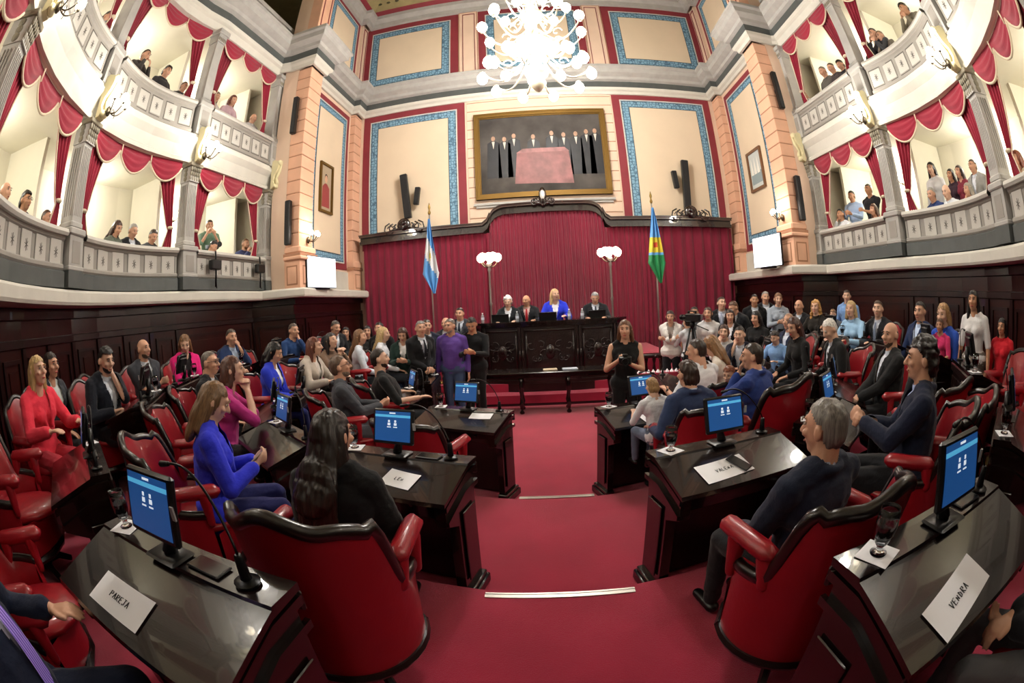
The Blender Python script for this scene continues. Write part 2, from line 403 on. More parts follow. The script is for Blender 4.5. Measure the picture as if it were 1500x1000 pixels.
# ---- gallery structure: floors, soffits, back walls, partitions
CA = [0, -25.5, -49.5, -75]
def colpos(s, k):
    if k == 0: return (s*5.8, 7.6)
    a = CA[k-1]; r = 5.81+rad(a); return (s*r*cos(R(a)), 5.13+r*sin(R(a)))
for s, nm in ((-1, 'left'), (1, 'right')):
    ins = -1 if s > 0 else 1
    G = gpath(s)
    m = MB()
    m.mi(0).sweep([(-.34, 2.24), (-2.0, 2.245), (-2.0, 4.4), (.0, 4.36)], G, inward=ins)
    m.mi(0).sweep([(-.02, 4.75), (-2.0, 4.78), (-2.0, 6.95), (.0, 6.93)], G, inward=ins)
    m.mi(1).sweep([(.0, 4.36), (.05, 4.36), (.06, 4.42), (.03, 4.44), (.08, 4.6), (.16, 4.7), (.16, 4.76), (.12, 4.78), (.12, 4.82), (0, 4.83)], G, inward=ins)
    m.mi(1).sweep([(-.2, 6.93), (.04, 6.93), (.06, 7.0), (.02, 7.02), (.03, 7.05), (.1, 7.2), (.1, 7.2)], G, inward=ins)
    lift(m); m.mi(0).sweep([(0, 8.58), (-2.2, 8.6), (-2.2, 11.9)], G, inward=ins)
    struct('wall_'+nm+'_gallery', m, [creamw, cream])
    # partitions with doorways between the boxes
    for k in range(4):
        x, y = colpos(s, k); n = V((x, y-5.13)).normalized() if k else V((s, 0)); 
        m = MB(); F = frame_of((x+n.x*.95, y+n.y*.95), (x+n.x*2.0, y+n.y*2.0)); m.T = F
        for z0, z1 in ((2.25, 4.4), (4.77, 6.95)): m.box(0, 1.05, -.04, .04, z0, z1)
        lift(m); struct('wall_%s_partition_%d' % (nm, k+1), m, [creamw])
    # end wall of the gallery against the pier
    m = MB(); m.box(min(s*5.5, s*8.0)+BX, max(s*5.5, s*8.0)+BX, 8.0, 8.1, 2.3, 8.6); struct('wall_%s_gallery_end' % nm, m, [creamw])
    # third gallery balustrade above the cornice
    m = MB(); Gb = [(p[0], p[1]) for p in G]
    m.mi(0).sweep([(-.1, 8.58), (-.02, 8.58), (-.02, 8.72), (-.1, 8.72)], Gb, inward=ins); m.mi(0).sweep([(-.14, 9.2), (0.02, 9.2), (.02, 9.32), (-.14, 9.32)], Gb, inward=ins)
    m.mi(1).sweep([(-.07, 8.7), (-.07, 9.2)], Gb, inward=ins)
    struct('wall_%s_balustrade' % nm, m, [greyst, gpanel])

# ceiling
m = MB(); m.mi(0).box(-8.4, 8.4, -2.8, 11.6, 12.2, 12.4)
fr = [(-5.35+BX, 7), (-5.35+BX, BY), (5.35+BX, BY), (5.35+BX, 7)]
m.mi(2).sweep([(.0, 11.7), (.28, 11.7), (.42, 11.8)], fr, inward=-1)
m.mi(0).sweep([(.42, 11.8), (.8, 12.1), (1.1, 12.18)], fr, inward=-1)
m.mi(0).sweep([(1.1, 12.18), (4.5, 12.19)], fr, inward=-1)
for k in range(34):
    x = -4.6+k*.285
    m.mi(1).at((x, BY-.62, 11.98)).ell((0, 0, 0), (.075, .04, .06), 8, 6).tube([(0, 0, .02), (.05, 0, .1), (.11, -.02, .12), (.13, -.02, .06)], .018, 6)
m.at(); struct('ceiling', m, [coffer, cofd, redp])
# wall behind the camera, only where the hall closes
m = MB(); m.box(-8.4, 8.4, -3.2, -3.0, 0, 12.3); m.box(-8.4, -8.2, -3.2, 11.5, 2.3, 12.3); m.box(8.2, 8.4, -3.2, 11.5, 2.3, 12.3); struct('wall_rear', m, [creamw])

# ---- columns of the gallery
def column(s, k):
    x, y = colpos(s, k); n = V((-x, 5.13-y, 0)).normalized() if k else V((-s, 0, 0))
    if k == 1: n = V((-s, -.0, 0)).normalized()
    F = MX(((n.y, n.x, 0, x), (-n.x, n.y, 0, y), (0, 0, 1, 0), (0, 0, 0, 1)))  # local y -> toward the hall
    m = MB(); m.T = F
    m.mi(4).box(-.19, .19, -.2, .14, 2.42, 2.6)
    m.mi(0).box(-.17, .17, -.2, .12, 2.6, 2.98); m.mi(0).box(-.19, .19, -.2, .14, 2.6, 2.65, .01)
    m.mi(1).box(-.1, .1, .12, .126, 2.68, 2.92)
    m.mi(0).box(-.2, .2, -.22, .15, 2.98, 3.06, .015)
    m.mi(0).box(-.15, .15, -.18, .11, 3.06, 3.14, .02)
    m.mi(0).add([(-.125, -.16, 3.14), (.125, -.16, 3.14), (.125, .09, 3.14), (-.125, .09, 3.14), (-.11, -.16, 4.05), (.11, -.16, 4.05), (.11, .08, 4.05), (-.11, .08, 4.05)],
        [(0, 1, 5, 4), (1, 2, 6, 5), (2, 3, 7, 6), (3, 0, 4, 7)])
    for i in range(5): m.mi(1).box(-.09+i*.042, -.078+i*.042, .08, .094, 3.2, 4.0)
    for i in range(4):
        for e in (-1, 1): m.mi(1).box(min(e*.115, e*.13), max(e*.115, e*.13), -.1+i*.045, -.088+i*.045, 3.2, 4.0)
    # capital
    for i in range(3):
        for a in range(-2, 3): m.mi(2).ell((a*.055, .1+.015*i, 4.1+i*.07), (.026, .025, .045), 8, 6)
        for a in (-1, 1): m.mi(2).ell((a*.13, -.02, 4.1+i*.07), (.025, .05, .045), 8, 6)
    m.mi(0).box(-.13, .13, -.16, .11, 4.05, 4.28); m.mi(2).box(-.17, .17, -.18, .16, 4.28, 4.34, .01)
    # scroll bracket carrying the upper parapet
    sc = [(.14, 4.34), (.2, 4.36), (.24, 4.42), (.2, 4.5), (.22, 4.6), (.3, 4.7), (.33, 4.8), (.29, 4.9), (.2, 4.93), (.14, 4.9)]
    m.mi(3).extx(sc, -.085, .085); m.mi(3).tube([(0, .21, 4.36), (0, .27, 4.46), (0, .24, 4.56), (0, .32, 4.7), (0, .36, 4.82)], [.03, .04, .03, .035, .02], 8)
    m.mi(3).ell((0, .24, 4.4), (.1, .05, .05)); m.mi(3).ell((0, .33, 4.86), (.1, .05, .06))
    # upper order
    m.mi(0).box(-.17, .17, -.2, .15, 4.82, 5.32); m.mi(1).box(-.1, .1, .15, .156, 4.98, 5.25); m.mi(0).box(-.2, .2, -.22, .17, 5.32, 5.42, .015)
    m.mi(0).box(-.15, .15, -.18, .12, 5.42, 5.5, .02)
    m.mi(0).add([(-.12, -.16, 5.5), (.12, -.16, 5.5), (.12, .09, 5.5), (-.12, .09, 5.5), (-.105, -.16, 6.68), (.105, -.16, 6.68), (.105, .08, 6.68), (-.105, .08, 6.68)],
        [(0, 1, 5, 4), (1, 2, 6, 5), (2, 3, 7, 6), (3, 0, 4, 7)])
    for a in range(-2, 3): m.mi(2).ell((a*.05, .1, 6.74), (.024, .025, .05), 8, 6)
    m.mi(0).box(-.13, .13, -.16, .11, 6.68, 6.85); m.mi(0).box(-.17, .17, -.18, .15, 6.85, 6.95, .01)
    lift(m); struct('column_%s_%d' % ('left' if s < 0 else 'right', k+1), m, [greyst, gpanel, darkst if 0 else mat('capital_bronze_grey', '#77705f', .5), mat('scroll_cream', '#d9cfa4', .5), darkst])
for s in (-1, 1):
    for k in range(5):
        column(s, k)

# ---- parapets between the columns
def bay_path(s, k):
    if k == 0: return [(s*5.8, 8.0), (s*5.8, 7.78)]
    if k == 1: return [(s*5.8, 7.42), (s*5.81, 6.4), (s*5.81, 5.33)]
    a0, a1 = (CA[k-2]-2.2, CA[k-1]+2.2) if k < 5 else (CA[3]-2.2, -89)
    b = .06
    pts = []
    for i in range(9):
        t = i/8; a = a0+(a1-a0)*t; r = 5.81+rad(a)+b*sin(pi*t); pts.append((s*r*cos(R(a)), 5.13+r*sin(R(a))))
    return pts
side = {-1: 'left', 1: 'right'}
bayname = {0: 'short stretch beside the pier', 1: 'bay nearest the stage pier', 2: 'second bay from the stage', 3: 'third bay from the stage', 4: 'bay nearest the camera', 5: 'rear end'}
def parapet(s, k, up):
    P = bay_path(s, k); ins = -1 if s > 0 else 1; m = MB()
    z = 4.83 if up else 2.42; o = .1 if up else 0
    if not up:
        m.mi(2).sweep([(-.1, z), (.09, z), (.09, z+.16), (.05, z+.18)], P, inward=ins); b0, b1 = z+.18, z+.53
        prof = [(.05, b0), (.07, b0+.02), (.07, b0+.05), (.04, b0+.07), (.04, b1-.05), (.07, b1-.03), (.08, b1)]
    else:
        b0, b1 = z, z+.48; prof = [(.12+o*0, b0), (.14, b0+.02), (.14, b0+.05), (.1, b0+.07), (.1, b1-.05), (.13, b1-.03), (.14, b1)]
    m.mi(0).sweep(prof, P, inward=ins)
    m.mi(1).sweep([(-.14, b1), (.13 if not up else .18, b1), (.15 if not up else .2, b1+.03), (.13 if not up else .18, b1+.07), (-.14, b1+.07), (-.14, b1)], P, inward=ins)
    m.mi(0).sweep([(-.1, z), (-.1, b1)], P, inward=ins)
    # pale panels with painted rosettes
    off = .04 if not up else .1
    L = [0]
    for a, b in zip(P, P[1:]): L.append(L[-1]+hypot(b[0]-a[0], b[1]-a[1]))
    n = 2 if L[-1] < .8 else 6; tot = L[-1]
    for i in range(n):
        u = tot*(i+.5)/n
        j = max(q for q in range(len(L)-1) if L[q] <= u); a, b = P[j], P[j+1]; t = (u-L[j])/(L[j+1]-L[j])
        p = (a[0]+(b[0]-a[0])*t, a[1]+(b[1]-a[1])*t); F = frame_of(a, b); F = F if s < 0 else F @ MX.Diagonal((1, -1, 1, 1))
        F = MX.Translation((p[0]-a[0], p[1]-a[1], 0)) @ F; m.T = F
        w = tot/n*.36; zc = (b0+b1)/2
        border(m, -w-.012, w+.012, zc-.155, zc+.155, .01, off+.004, 3); m.T = F
        m.mi(1).box(-w, w, off-.01, off+.012, zc-.135, zc+.135, .006)
        for q in range(4):
            a_ = pi*q/4+.2; dx, dz = cos(a_)*.045, sin(a_)*.06
            m.mi(3).add([(-dx-dz*.1, off+.014, zc-dz+dx*.1), (-dx+dz*.1, off+.014, zc-dz-dx*.1), (dx+dz*.1, off+.014, zc+dz-dx*.1), (dx-dz*.1, off+.014, zc+dz+dx*.1)], [(0, 1, 2, 3)])
        m.T = MX.Identity(4)
    lift(m); struct('wall_%s_parapet_%d' % (side[s], 2*k+up+1), m, [gpanel, wpanel, darkst, inkm])
for s in (-1, 1):
    for k in range(1, 6):
        for up_ in (0, 1): parapet(s, k, up_)

# ---- valances and tied drapes in every opening
def swags(s, k, up):
    P = bay_path(s, k); a, b = V(P[0]), V(P[-1]); zt = 6.93 if up else 4.36
    Ls = [0]
    for p, q in zip(P, P[1:]): Ls.append(Ls[-1]+hypot(q[0]-p[0], q[1]-p[1]))
    tot = Ls[-1]
    def pos(u, o):
        u = min(max(u, 0), 1)*tot; j = max(q for q in range(len(Ls)-1) if Ls[q] <= u+1e-9); t = (u-Ls[j])/(Ls[j+1]-Ls[j])
        p, q = V(P[j]), V(P[j+1]); d = (q-p).normalized(); nn = V((-d.y, d.x))*(-1 if s > 0 else 1); r = p.lerp(q, t)+nn*o
        return r.x, r.y
    root = MB(); fr = MB(); N = 3
    for i in range(N):
        def f(u, v, i=i):
            dep = .1+.24*sin(pi*u)**.8; uu = (i+u)/N; zz = zt-dep*v
            bul = .03+.035*sin(pi*v)*sin(pi*u)+.012*sin(v*22+2*u)*sin(pi*u)
            x, y = pos(uu, bul-.04); return (x, y, zz)
        root.grid(f, 12, 14)
        pts = []
        for j in range(13):
            u = j/12; pts.append(V(f(u, 1)))
        fr.tube(pts, .018, 6)
        if i:
            x, y = pos(i/N, .04); fr.tube([(x, y, zt-.02), (x, y, zt-.16)], .012, 6)
    lift(root); lift(fr); o = root.build('valance', velvet, None, True)
    tag(o, 'crimson swagged valance with cream fringe, %s %s gallery, %s' % ('upper' if up else 'lower', side[s], bayname[k]), 'valance', 'swagged valances of the gallery')
    fr.build('fringe', fringe, o, True)
    # drapes at both ends
    for e in (0, 1):
        d = MB(); zb = zt-1.3 if not up else zt-1.45
        def g(u, v, e=e):
            w = (.17*(1-v)**1.2+.04) if v < .78 else (.045+.05*(v-.78)/.22)
            c = (.02+w*.6); uu = c+(u-.5)*w; uu = uu/ (tot/2.1)
            uu = uu if e == 0 else 1-uu
            x, y = pos(uu, -.09+.028*sin(u*26)*(1-.3*v)); return (x, y, zt-.02-(zt-.02-zb)*v)
        d.grid(g, 26, 16)
        lift(d); od = d.build('drape', velvet, None, True)
        tag(od, 'tied crimson drape, %s end, %s %s gallery, %s' % (('stage', 'camera')[e], 'upper' if up else 'lower', side[s], bayname[k]), 'drape', 'tied drapes of the gallery')
        q = g(.5, .78); r_ = MB(); r_.at(q).lathe([(.05, -.02), (.065, 0), (.05, .02)], 12); r_.at()
        edge = [V(g(1, j/16)) for j in range(17)]; r_.tube(edge, .009, 5); lift(r_); r_.build('tieback', fringe, od, True)
for s in (-1, 1):
    for k in (1, 2, 3, 4):
        for up_ in (0, 1): swags(s, k, up_)

# ---- main stage curtain and its carved pelmet
def curtain(x0, x1, ztop, y, label, folds, group=None, deep=.06):
    m = MB(); n = int(folds*10)
    def f(u, v):
        x = x0+(x1-x0)*u; zt_ = ztop(x) if callable(ztop) else ztop
        ph = folds*2*pi*u+.9*sin(5*u+1)+.5*sin(17*u)
        return (x, y-.04-deep*(sin(ph)+.35*sin(2.3*ph+1+v))*(.55+.45*v), zt_-(zt_-.2)*v)
    m.grid(f, n, 10); return tag(m.build('stage_curtain', stagev, None, True), label, 'curtain', group)
def arch(x):
    a = abs(x-BX)
    if a < 1.05: return 4.2+.02*(1-a)
    if a < 1.45: return 4.2-.32*(1-sqrt(max(0, 1-((a-1.05)/.4)**2)))-.02
    return 3.72
curtain(-4.95+BX, -3.0, 3.72, 11.0, 'plain deep red curtain hanging behind the blue and white flag, left end', 9, None, .03)
curtain(-3.0, -1.45, 3.72, 11.0, 'deep red curtain between the blue and white flag and the left lamp standard', 10, None, .035)
curtain(-1.45, 1.62, arch, 10.92, 'pleated red curtain filling the arch behind the dais desk', 30, None, .045)
curtain(1.62, 3.0, 3.72, 11.0, 'pleated red curtain between the right lamp standard and the green flag', 11, None, .035)
curtain(3.0, 5.05+BX, 3.72, 11.0, 'deep red curtain right of the green flag, right end', 8, None, .05)
m = MB()
pel = [(-5.0, 3.86), (-1.62, 3.86), (-1.5, 3.95), (-1.42, 4.12)]
for k in range(9):
    t = pi-k*pi/2/8; pel.append((-1.0+.42*cos(t), 4.0+.3*sin(t)))
pel += [(0, 4.32)]+[(-x, z) for x, z in reversed(pel)]
seen = []
for (x, z) in pel:
    for o, dz in ((0, 0),): pass
def band(off, w, y0, y1, k):
    pts = [(x+BX, z+off) for x, z in pel]
    vs = []; fs = []
    for x, z in pts: vs += [(x, y0, z), (x, y0, z+w), (x, y1, z+w), (x, y1, z)]
    for i in range(len(pts)-1):
        for j in range(4): fs.append((i*4+j, i*4+(j+1) % 4, (i+1)*4+(j+1) % 4, (i+1)*4+j))
    m.mi(k).add(vs, fs)
band(-.14, .08, 10.78, 11.15, 0); band(-.06, .1, 10.84, 11.15, 0); band(.04, .05, 10.74, 11.15, 1); band(.09, .025, 10.7, 11.15, 1)
pelw = mat('pelmet_dark_wood', '#1b0d0b', .25, coat=.6)
po = tag(m.build('pelmet', [pelw, mat('pelmet_edge', '#3a2622', .2, coat=.8)]), 'dark carved wooden pelmet running over the red stage curtains with raised central arch', 'pelmet')
def rosette(x, z, w, h, name, lab, seed):
    rnd = random.Random(seed); m = MB()
    m.ell((x, 10.72, z), (w*.2, .07, h*.42)); m.ell((x, 10.68, z+h*.1), (w*.12, .06, h*.2))
    for e in (-1, 1):
        for q in range(4):
            pts = []
            for j in range(10):
                t = j/9*(1.6+q*.3); rr = w*(.06+.1*q)*(1-.06*j)
                pts.append((x+e*(w*(.12+.1*q)+rr*.5*sin(t*3)), 10.72, z-h*.28+rr*.5*cos(t*3)+h*.22*(1-q/4)))
            m.tube(pts, [.022*(1-.05*j) for j in range(10)], 6)
        m.tube([(x, 10.72, z-h*.3), (x+e*w*.3, 10.72, z-h*.26), (x+e*w*.5, 10.72, z-h*.36)], [.04, .03, .01], 6)
    return tag(m.build(name, pelw, None, True), lab, 'ornament')
e_ = rosette(.02, 4.55, .5, .62, 'crest_ornament', 'dark carved crest with silver shield above the centre of the pelmet', 1)
m = MB(); m.ell((.02, 10.6, 4.58), (.075, .035, .12)); m.build('shield', mat('silver_shield', '#c9c9c4', .3, metal=.6, bump=.6, bscale=90), e_, True)
rosette(-3.6, 4.12, .95, .42, 'scroll_ornament', 'dark carved scrolls on the pelmet under the left loudspeaker', 2)
rosette(3.88, 4.1, .95, .42, 'scroll_ornament', 'dark carved scrolls on the pelmet under the right loudspeaker', 3)

# ---- big group portrait over the arch
g = MB(); T0 = MX(((1, 0, 0, BX), (0, -1, 0, BY-.03), (0, 0, 1, 0), (0, 0, 0, 1))); g.T = T0
x0, x1, z0, z1 = -1.79, 1.79, 4.66, 7.2
for w, t in ((.04, .12), (.08, .09), (.12, .1), (.15, .06)): border(g, x0, x1, z0, z1, w, t, 0)
pa = empty('group_painting', (BX, BY-.03, z0), 0, 'large gilt framed painting of dark suited men around a table above the arch', 'painting')
def reparent(o, p): o.parent = p; o.matrix_parent_inverse = p.matrix_basis.inverted() if False else MX.Translation(-V(p.location)); return o
of = reparent(g.build('gilt_frame', gold, None), pa)
g = MB(); g.T = T0; g.mi(0).box(x0+.14, x1-.14, 0, .03, z0+.14, z1-.14)
def blob(x, z, rx, rz, k, t=.032): 
    g.mi(k).add([(x+rx*cos(a*pi/6), t, z+rz*sin(a*pi/6)) for a in range(12)], [tuple(range(12))])
for i, (x, h) in enumerate([(-1.28, 0), (-.98, -.04), (-.72, .04), (-.2, -.02), (.3, .06), (.62, .0), (.95, .02), (1.24, .08), (1.48, .1)]):
    zc = 6.42+h
    g.mi(1).add([(x-.2, .031, 5.25), (x+.2, .031, 5.25), (x+.16, .031, zc-.14), (x+.05, .031, zc-.07), (x-.05, .031, zc-.07), (x-.16, .031, zc-.14)], [(0, 1, 2, 3, 4, 5)])
    blob(x, zc, .055, .075, 2, .034); g.mi(3).add([(x-.04, .033, zc-.09), (x+.04, .033, zc-.09), (x, .033, zc-.32)], [(0, 1, 2)])
g.mi(4).add([(-.75, .036, 5.05), (.8, .036, 5.0), (.72, .036, 5.95), (-.66, .036, 5.95)], [(0, 1, 2, 3)])
g.mi(5).add([(-.68, .038, 5.93), (.74, .038, 5.93), (.62, .038, 6.05), (-.5, .038, 6.05)], [(0, 1, 2, 3)])
oc = reparent(g.build('canvas', [mat('painting_dusk', '#46423f', .8, var=.4, vscale=1.4, spec=.2), mat('painting_coats', '#17171b', .5, var=.3, vscale=5), mat('painting_faces', '#9c7a62', .5, var=.2, vscale=20), mat('painting_shirts', '#b8b2a6', .5), mat('painting_cloth', '#7a4a48', .5, var=.3, vscale=4), mat('painting_cloth_top', '#8a5a58', .5, var=.3, vscale=6)], None), pa)
m = MB(); m.T = T0; m.box(-1.86, 1.86, 0, .1, 4.5, 4.56); m.box(-1.8, 1.8, 0, .06, 4.44, 4.5); tag(m.build('picture_shelf', [greyst]), 'narrow grey moulding shelf under the large group painting', 'shelf')

def small_picture(s, yc, zc, w, h, cols, lab):
    X = s*5.35+BX; T = MX(((0, -s, 0, X), (1, 0, 0, 0), (0, 0, 1, 0), (0, 0, 0, 1))); g = MB(); g.T = T
    border(g, yc-w/2, yc+w/2, zc-h/2, zc+h/2, .06, .09, 0)
    o = g.build('framed_picture', [gold if s < 0 else mat('frame_brown', '#6d4a2f', .4)], None); tag(o, lab, 'picture')
    g = MB(); g.T = T; g.mi(0).box(yc-w/2+.05, yc+w/2-.05, .03, .045, zc-h/2+.05, zc+h/2-.05)
    if s < 0:
        g.mi(1).add([(yc-.2, .048, zc-.5), (yc+.2, .048, zc-.5), (yc+.18, .048, zc+.02), (yc+.06, .048, zc+.12), (yc-.06, .048, zc+.12), (yc-.18, .048, zc+.02)], [(0, 1, 2, 3, 4, 5)])
        g.mi(2).add([(yc+.07*cos(a*pi/6), .05, zc+.24+.1*sin(a*pi/6)) for a in range(12)], [tuple(range(12))])
        g.mi(3).add([(yc+.075*cos(a*pi/6), .049, zc+.29+.09*sin(a*pi/6)) for a in range(12)], [tuple(range(12))])
    else:
        g.mi(1).add([(yc-.3, .048, zc-.35), (yc+.3, .048, zc-.35), (yc+.3, .048, zc-.05), (yc-.3, .048, zc-.05)], [(0, 1, 2, 3)])
        for q in range(3): g.mi(2).add([(yc-.2+q*.17, .05, zc-.1), (yc-.05+q*.17, .05, zc-.1), (yc-.12+q*.17, .05, zc+.35)], [(0, 1, 2)])
    g.build('canvas', cols, o)
small_picture(-1, 9.35, 5.05, .68, 1.3, [mat('portrait_ground', '#a89880', .6), mat('portrait_red', '#8e3a3a', .6), mat('portrait_face', '#c79c80', .6), mat('portrait_hair', '#3a2c22', .6)], 'framed portrait of a figure in a red uniform on the left side wall')
small_picture(1, 9.45, 5.0, .8, 1.05, [mat('seascape_sky', '#c3c8c4', .6), mat('seascape_sea', '#8b9a9c', .6), mat('seascape_sail', '#e4e2d8', .6)], 'framed picture of sails in pale grey on the right side wall')
# ================================================================ FURNITURE
dwood = mat('desk_dark_wood', '#140a08', .22, coat=.4, kind='wood', var=.25, vscale=9, bump=.04, bscale=30)
dcarv = mat('desk_carved_wood', '#1a0b08', .35, coat=.3, kind='wood', var=.4, vscale=12, bump=.5, bscale=35)
crest = mat('chair_rail_wood', '#120907', .32, coat=.3)
leather = mat('red_leather', '#8d0f1b', .36, coat=.25, bump=.12, bscale=35, var=.08, vscale=4)
blackp = mat('black_plastic', '#0b0b0c', .35)
blackm = mat('black_metal', '#121214', .3, metal=.6)
chrome = mat('chrome', '#b8b8bc', .2, metal=1)
paper = mat('white_paper', '#f1f1f4', .7)
ink = mat('pen_ink', '#1c1c22', .6)
glassm = mat('clear_glass', '#ffffff', .02, trans=1, ior=1.45)
water = mat('water', '#eef4f6', .0, trans=1, ior=1.33)
scr = mat('screen_blue', '#1f4f8c', .3, emit=.7)
scrh = mat('screen_header', '#4fa3cf', .3, emit=1.0)
scrw = mat('screen_white', '#dfeaf5', .3, emit=1.0)
brassp = mat('brass_plate', '#8a6f3a', .4, metal=.8)

# ---- desk: sloping lid, flat rear shelf, moulded sides, panelled front
def desk_meshes():
    d = {}
    m = MB()
    m.extx([(.2, .845), (.2, .87), (.075, .872), (.07, .862), (-.235, .772), (-.24, .75), (.06, .838)], -.45, .45)
    d['lid'] = m.mesh('desk_lid', [dwood], 30)
    for e in (-1, 1):
        m = MB()
        x0, x1 = (e*.43, e*.37) if e < 0 else (e*.37, e*.43)
        m.extx([(.18, .06), (.18, .845), (.05, .84), (-.2, .76), (-.2, .62), (-.06, .56), (-.06, .06)], min(x0, x1), max(x0, x1))
        xo = e*.43; a, b = (xo, xo+.02*e) if e > 0 else (xo+.02*e, xo)
        m.extx([(.2, .80), (.2, .83), (.05, .825), (-.22, .745), (-.22, .715), (.05, .795)], a, b)
        m.extx([(.2, .71), (.2, .74), (.03, .735), (-.21, .655), (-.21, .63), (.03, .71)], a, b)
        m.box(min(e*.435, e*.445), max(e*.435, e*.445), -.02, .15, .16, .62, .004)
        m.box(min(e*.36, e*.47), max(e*.36, e*.47), -.1, .22, 0, .07, .008); m.box(min(e*.365, e*.455), max(e*.365, e*.455), -.085, .205, .07, .1, .006)
        d['side_panel%d' % e] = m.mesh('desk_side', [dwood], 30)
    m = MB()
    m.box(-.4, .4, .14, .19, .03, .84); m.box(-.45, .45, .19, .215, .0, .09, .008); m.box(-.45, .45, .19, .21, .77, .84, .008)
    for x0, x1 in ((-.4, -.14), (-.12, .12), (.14, .4)):
        border(m, x0+.01, x1-.01, .14, .72, .03, .03, 0)
    m.T = MX.Identity(4)
    d['front_panel'] = m.mesh('desk_front', [dcarv], 30)
    m = MB(); m.box(-.36, .36, -.13, -.1, .62, .75, .006); m.ell((-.2, -.135, .69), (.012, .012, .012)); m.ell((.2, -.135, .69), (.012, .012, .012))
    d['drawer'] = m.mesh('desk_drawer', [dwood], 30)
    m = MB(); m.box(-.09, .09, .19, .222, .56, .62, .004); d['nameplate'] = m.mesh('desk_plate', [brassp], 30)
    return d
DM = None
border_plain = border
def border_y(m, x0, x1, z0, z1, w, t, k): pass
DM = desk_meshes()
def fix_front():
    # raised fields on the front panel face (+y side)
    m = MB(); m.box(-.4, .4, .14, .19, .03, .84); m.box(-.45, .45, .19, .215, .0, .09, .008); m.box(-.45, .45, .19, .21, .77, .84, .008)
    for x0, x1 in ((-.4, -.14), (-.12, .12), (.14, .4)):
        m.box(x0, x1, .19, .2, .14, .17); m.box(x0, x1, .19, .2, .7, .73); m.box(x0, x0+.03, .19, .2, .17, .7); m.box(x1-.03, x1, .19, .2, .17, .7)
        m.box(x0+.05, x1-.05, .19, .197, .2, .66, .003)
        c = (x0+x1)/2
        for k in range(6):
            a = 2*pi*k/6; m.ell((c+.04*cos(a), .198, .36+.06*sin(a)), (.016, .008, .02), 6, 4)
    return m.mesh('desk_front', [dcarv], 30)
DM['front_panel'] = fix_front()
DESKS = []
def desk(x, y, rot, z, lab, plate=True, wid=1.0):
    o = empty('writing_desk', (x, y, z), R(rot), lab, 'desk', 'desks in curved rows')
    for k in ('lid', 'side_panel-1', 'side_panel1', 'front_panel', 'drawer') + (('nameplate',) if plate else ()):
        link(k.rstrip('-1'), DM[k], o)
    DESKS.append((x, y, rot, z)); return o
def dpos(d, lx, ly):   # desk-local point on the lid, to world
    x, y, rot, z = d; c, s = cos(R(rot)), sin(R(rot))
    lz = .872 if ly > .07 else .862+(ly-.07)*(.09/.305)
    return (x+lx*c-ly*s, y+lx*s+ly*c, z+lz+.001)

# ---- small things that stand on desks
def mk_monitor():
    p = []
    m = MB(); m.at(M=MX.Translation((0, 0, .17)) @ MX.Rotation(R(-14), 4, 'X'))
    m.box(-.135, .135, -.012, .014, -.1, .1, .008); m.box(-.1, .1, .012, .035, -.07, .07, .01); p.append(('casing', m.mesh('monitor_casing', [blackp], 30)))
    m = MB(); m.at(M=MX.Translation((0, 0, .17)) @ MX.Rotation(R(-14), 4, 'X'))
    yy = -.0135
    def q(x0, x1, z0, z1, k, y): m.mi(k).add([(x0, y, z0), (x1, y, z0), (x1, y, z1), (x0, y, z1)], [(0, 1, 2, 3)])
    q(-.118, .118, -.083, .085, 0, yy); q(-.118, .118, .052, .066, 1, yy-.0006); q(-.02, .02, .072, .079, 2, yy-.0006)
    for cx in (-.022, .02):
        q(cx-.009, cx+.009, .006, .02, 2, yy-.0006); q(cx-.006, cx+.006, .024, .036, 2, yy-.0006); q(cx-.013, cx+.013, -.006, -.001, 2, yy-.0006)
    p.append(('screen', m.mesh('monitor_screen', [scr, scrh, scrw], False)))
    m = MB(); m.box(-.08, .08, -.05, .06, 0, .012, .006); m.tube([(0, .01, .01), (0, .035, .06), (0, .035, .15)], [.028, .022, .03], 8); p.append(('stand', m.mesh('monitor_stand', [blackp], True)))
    m = MB(); m.at(M=MX.Translation((.142, -.012, .18))); m.box(-.006, .01, -.006, .0, -.02, .02); p.append(('card_reader', m.mesh('card_reader', [mat('reader_grey', '#9a9a9a', .4)], False)))
    return p
MON = mk_monitor()
def monitor(d, lab, lx=0, rz=0, ly=.1):
    p = dpos(d, lx, ly); o = empty('desk_monitor', p, R(d[2]+rz), lab, 'monitor', 'voting monitors')
    for n, me in MON: link(n, me, o)
    return o
def mk_mic():
    m = MB(); m.lathe([(.038, 0), (.04, .008), (.03, .014), (.018, .016), (.016, .03), (.013, .085), (.009, .09)], 14)
    a = m.mesh('mic_base', [blackm], 40)
    m = MB(); pts = []
    for j in range(15):
        t = j/14; pts.append((-.27*t**1.25, .045*sin(t*2), .085+.2*sin(t*1.75)))
    m.tube(pts, .0042, 6); b = m.mesh('gooseneck', [blackm], True)
    m = MB(); e = V(pts[-1]); f = (e-V(pts[-2])).normalized()*.035; m.cap(e, .008, e+f, .01); c = m.mesh('mic_head', [blackp], True)
    return [('base', a), ('gooseneck', b), ('capsule', c)]
MIC = mk_mic()
def mic(d, lab, lx=.33, rz=0, ly=.13):
    o = empty('desk_microphone', dpos(d, lx, ly), R(d[2]+rz), lab, 'microphone', 'gooseneck microphones')
    for n, me in MIC: link(n, me, o)
    return o
GL = MB().lathe([(.026, 0), (.028, .004), (.012, .012), (.011, .022), (.022, .034), (.032, .06), (.036, .085), (.034, .115), (.031, .135), (.0295, .135), (.0325, .112), (.034, .085), (.03, .06), (.02, .038), (.002, .033)], 24, cap=False)
GL.f.append(tuple(range(23, -1, -1))); GL.m.append(0)
GLM = GL.mesh('goblet', [glassm], True)
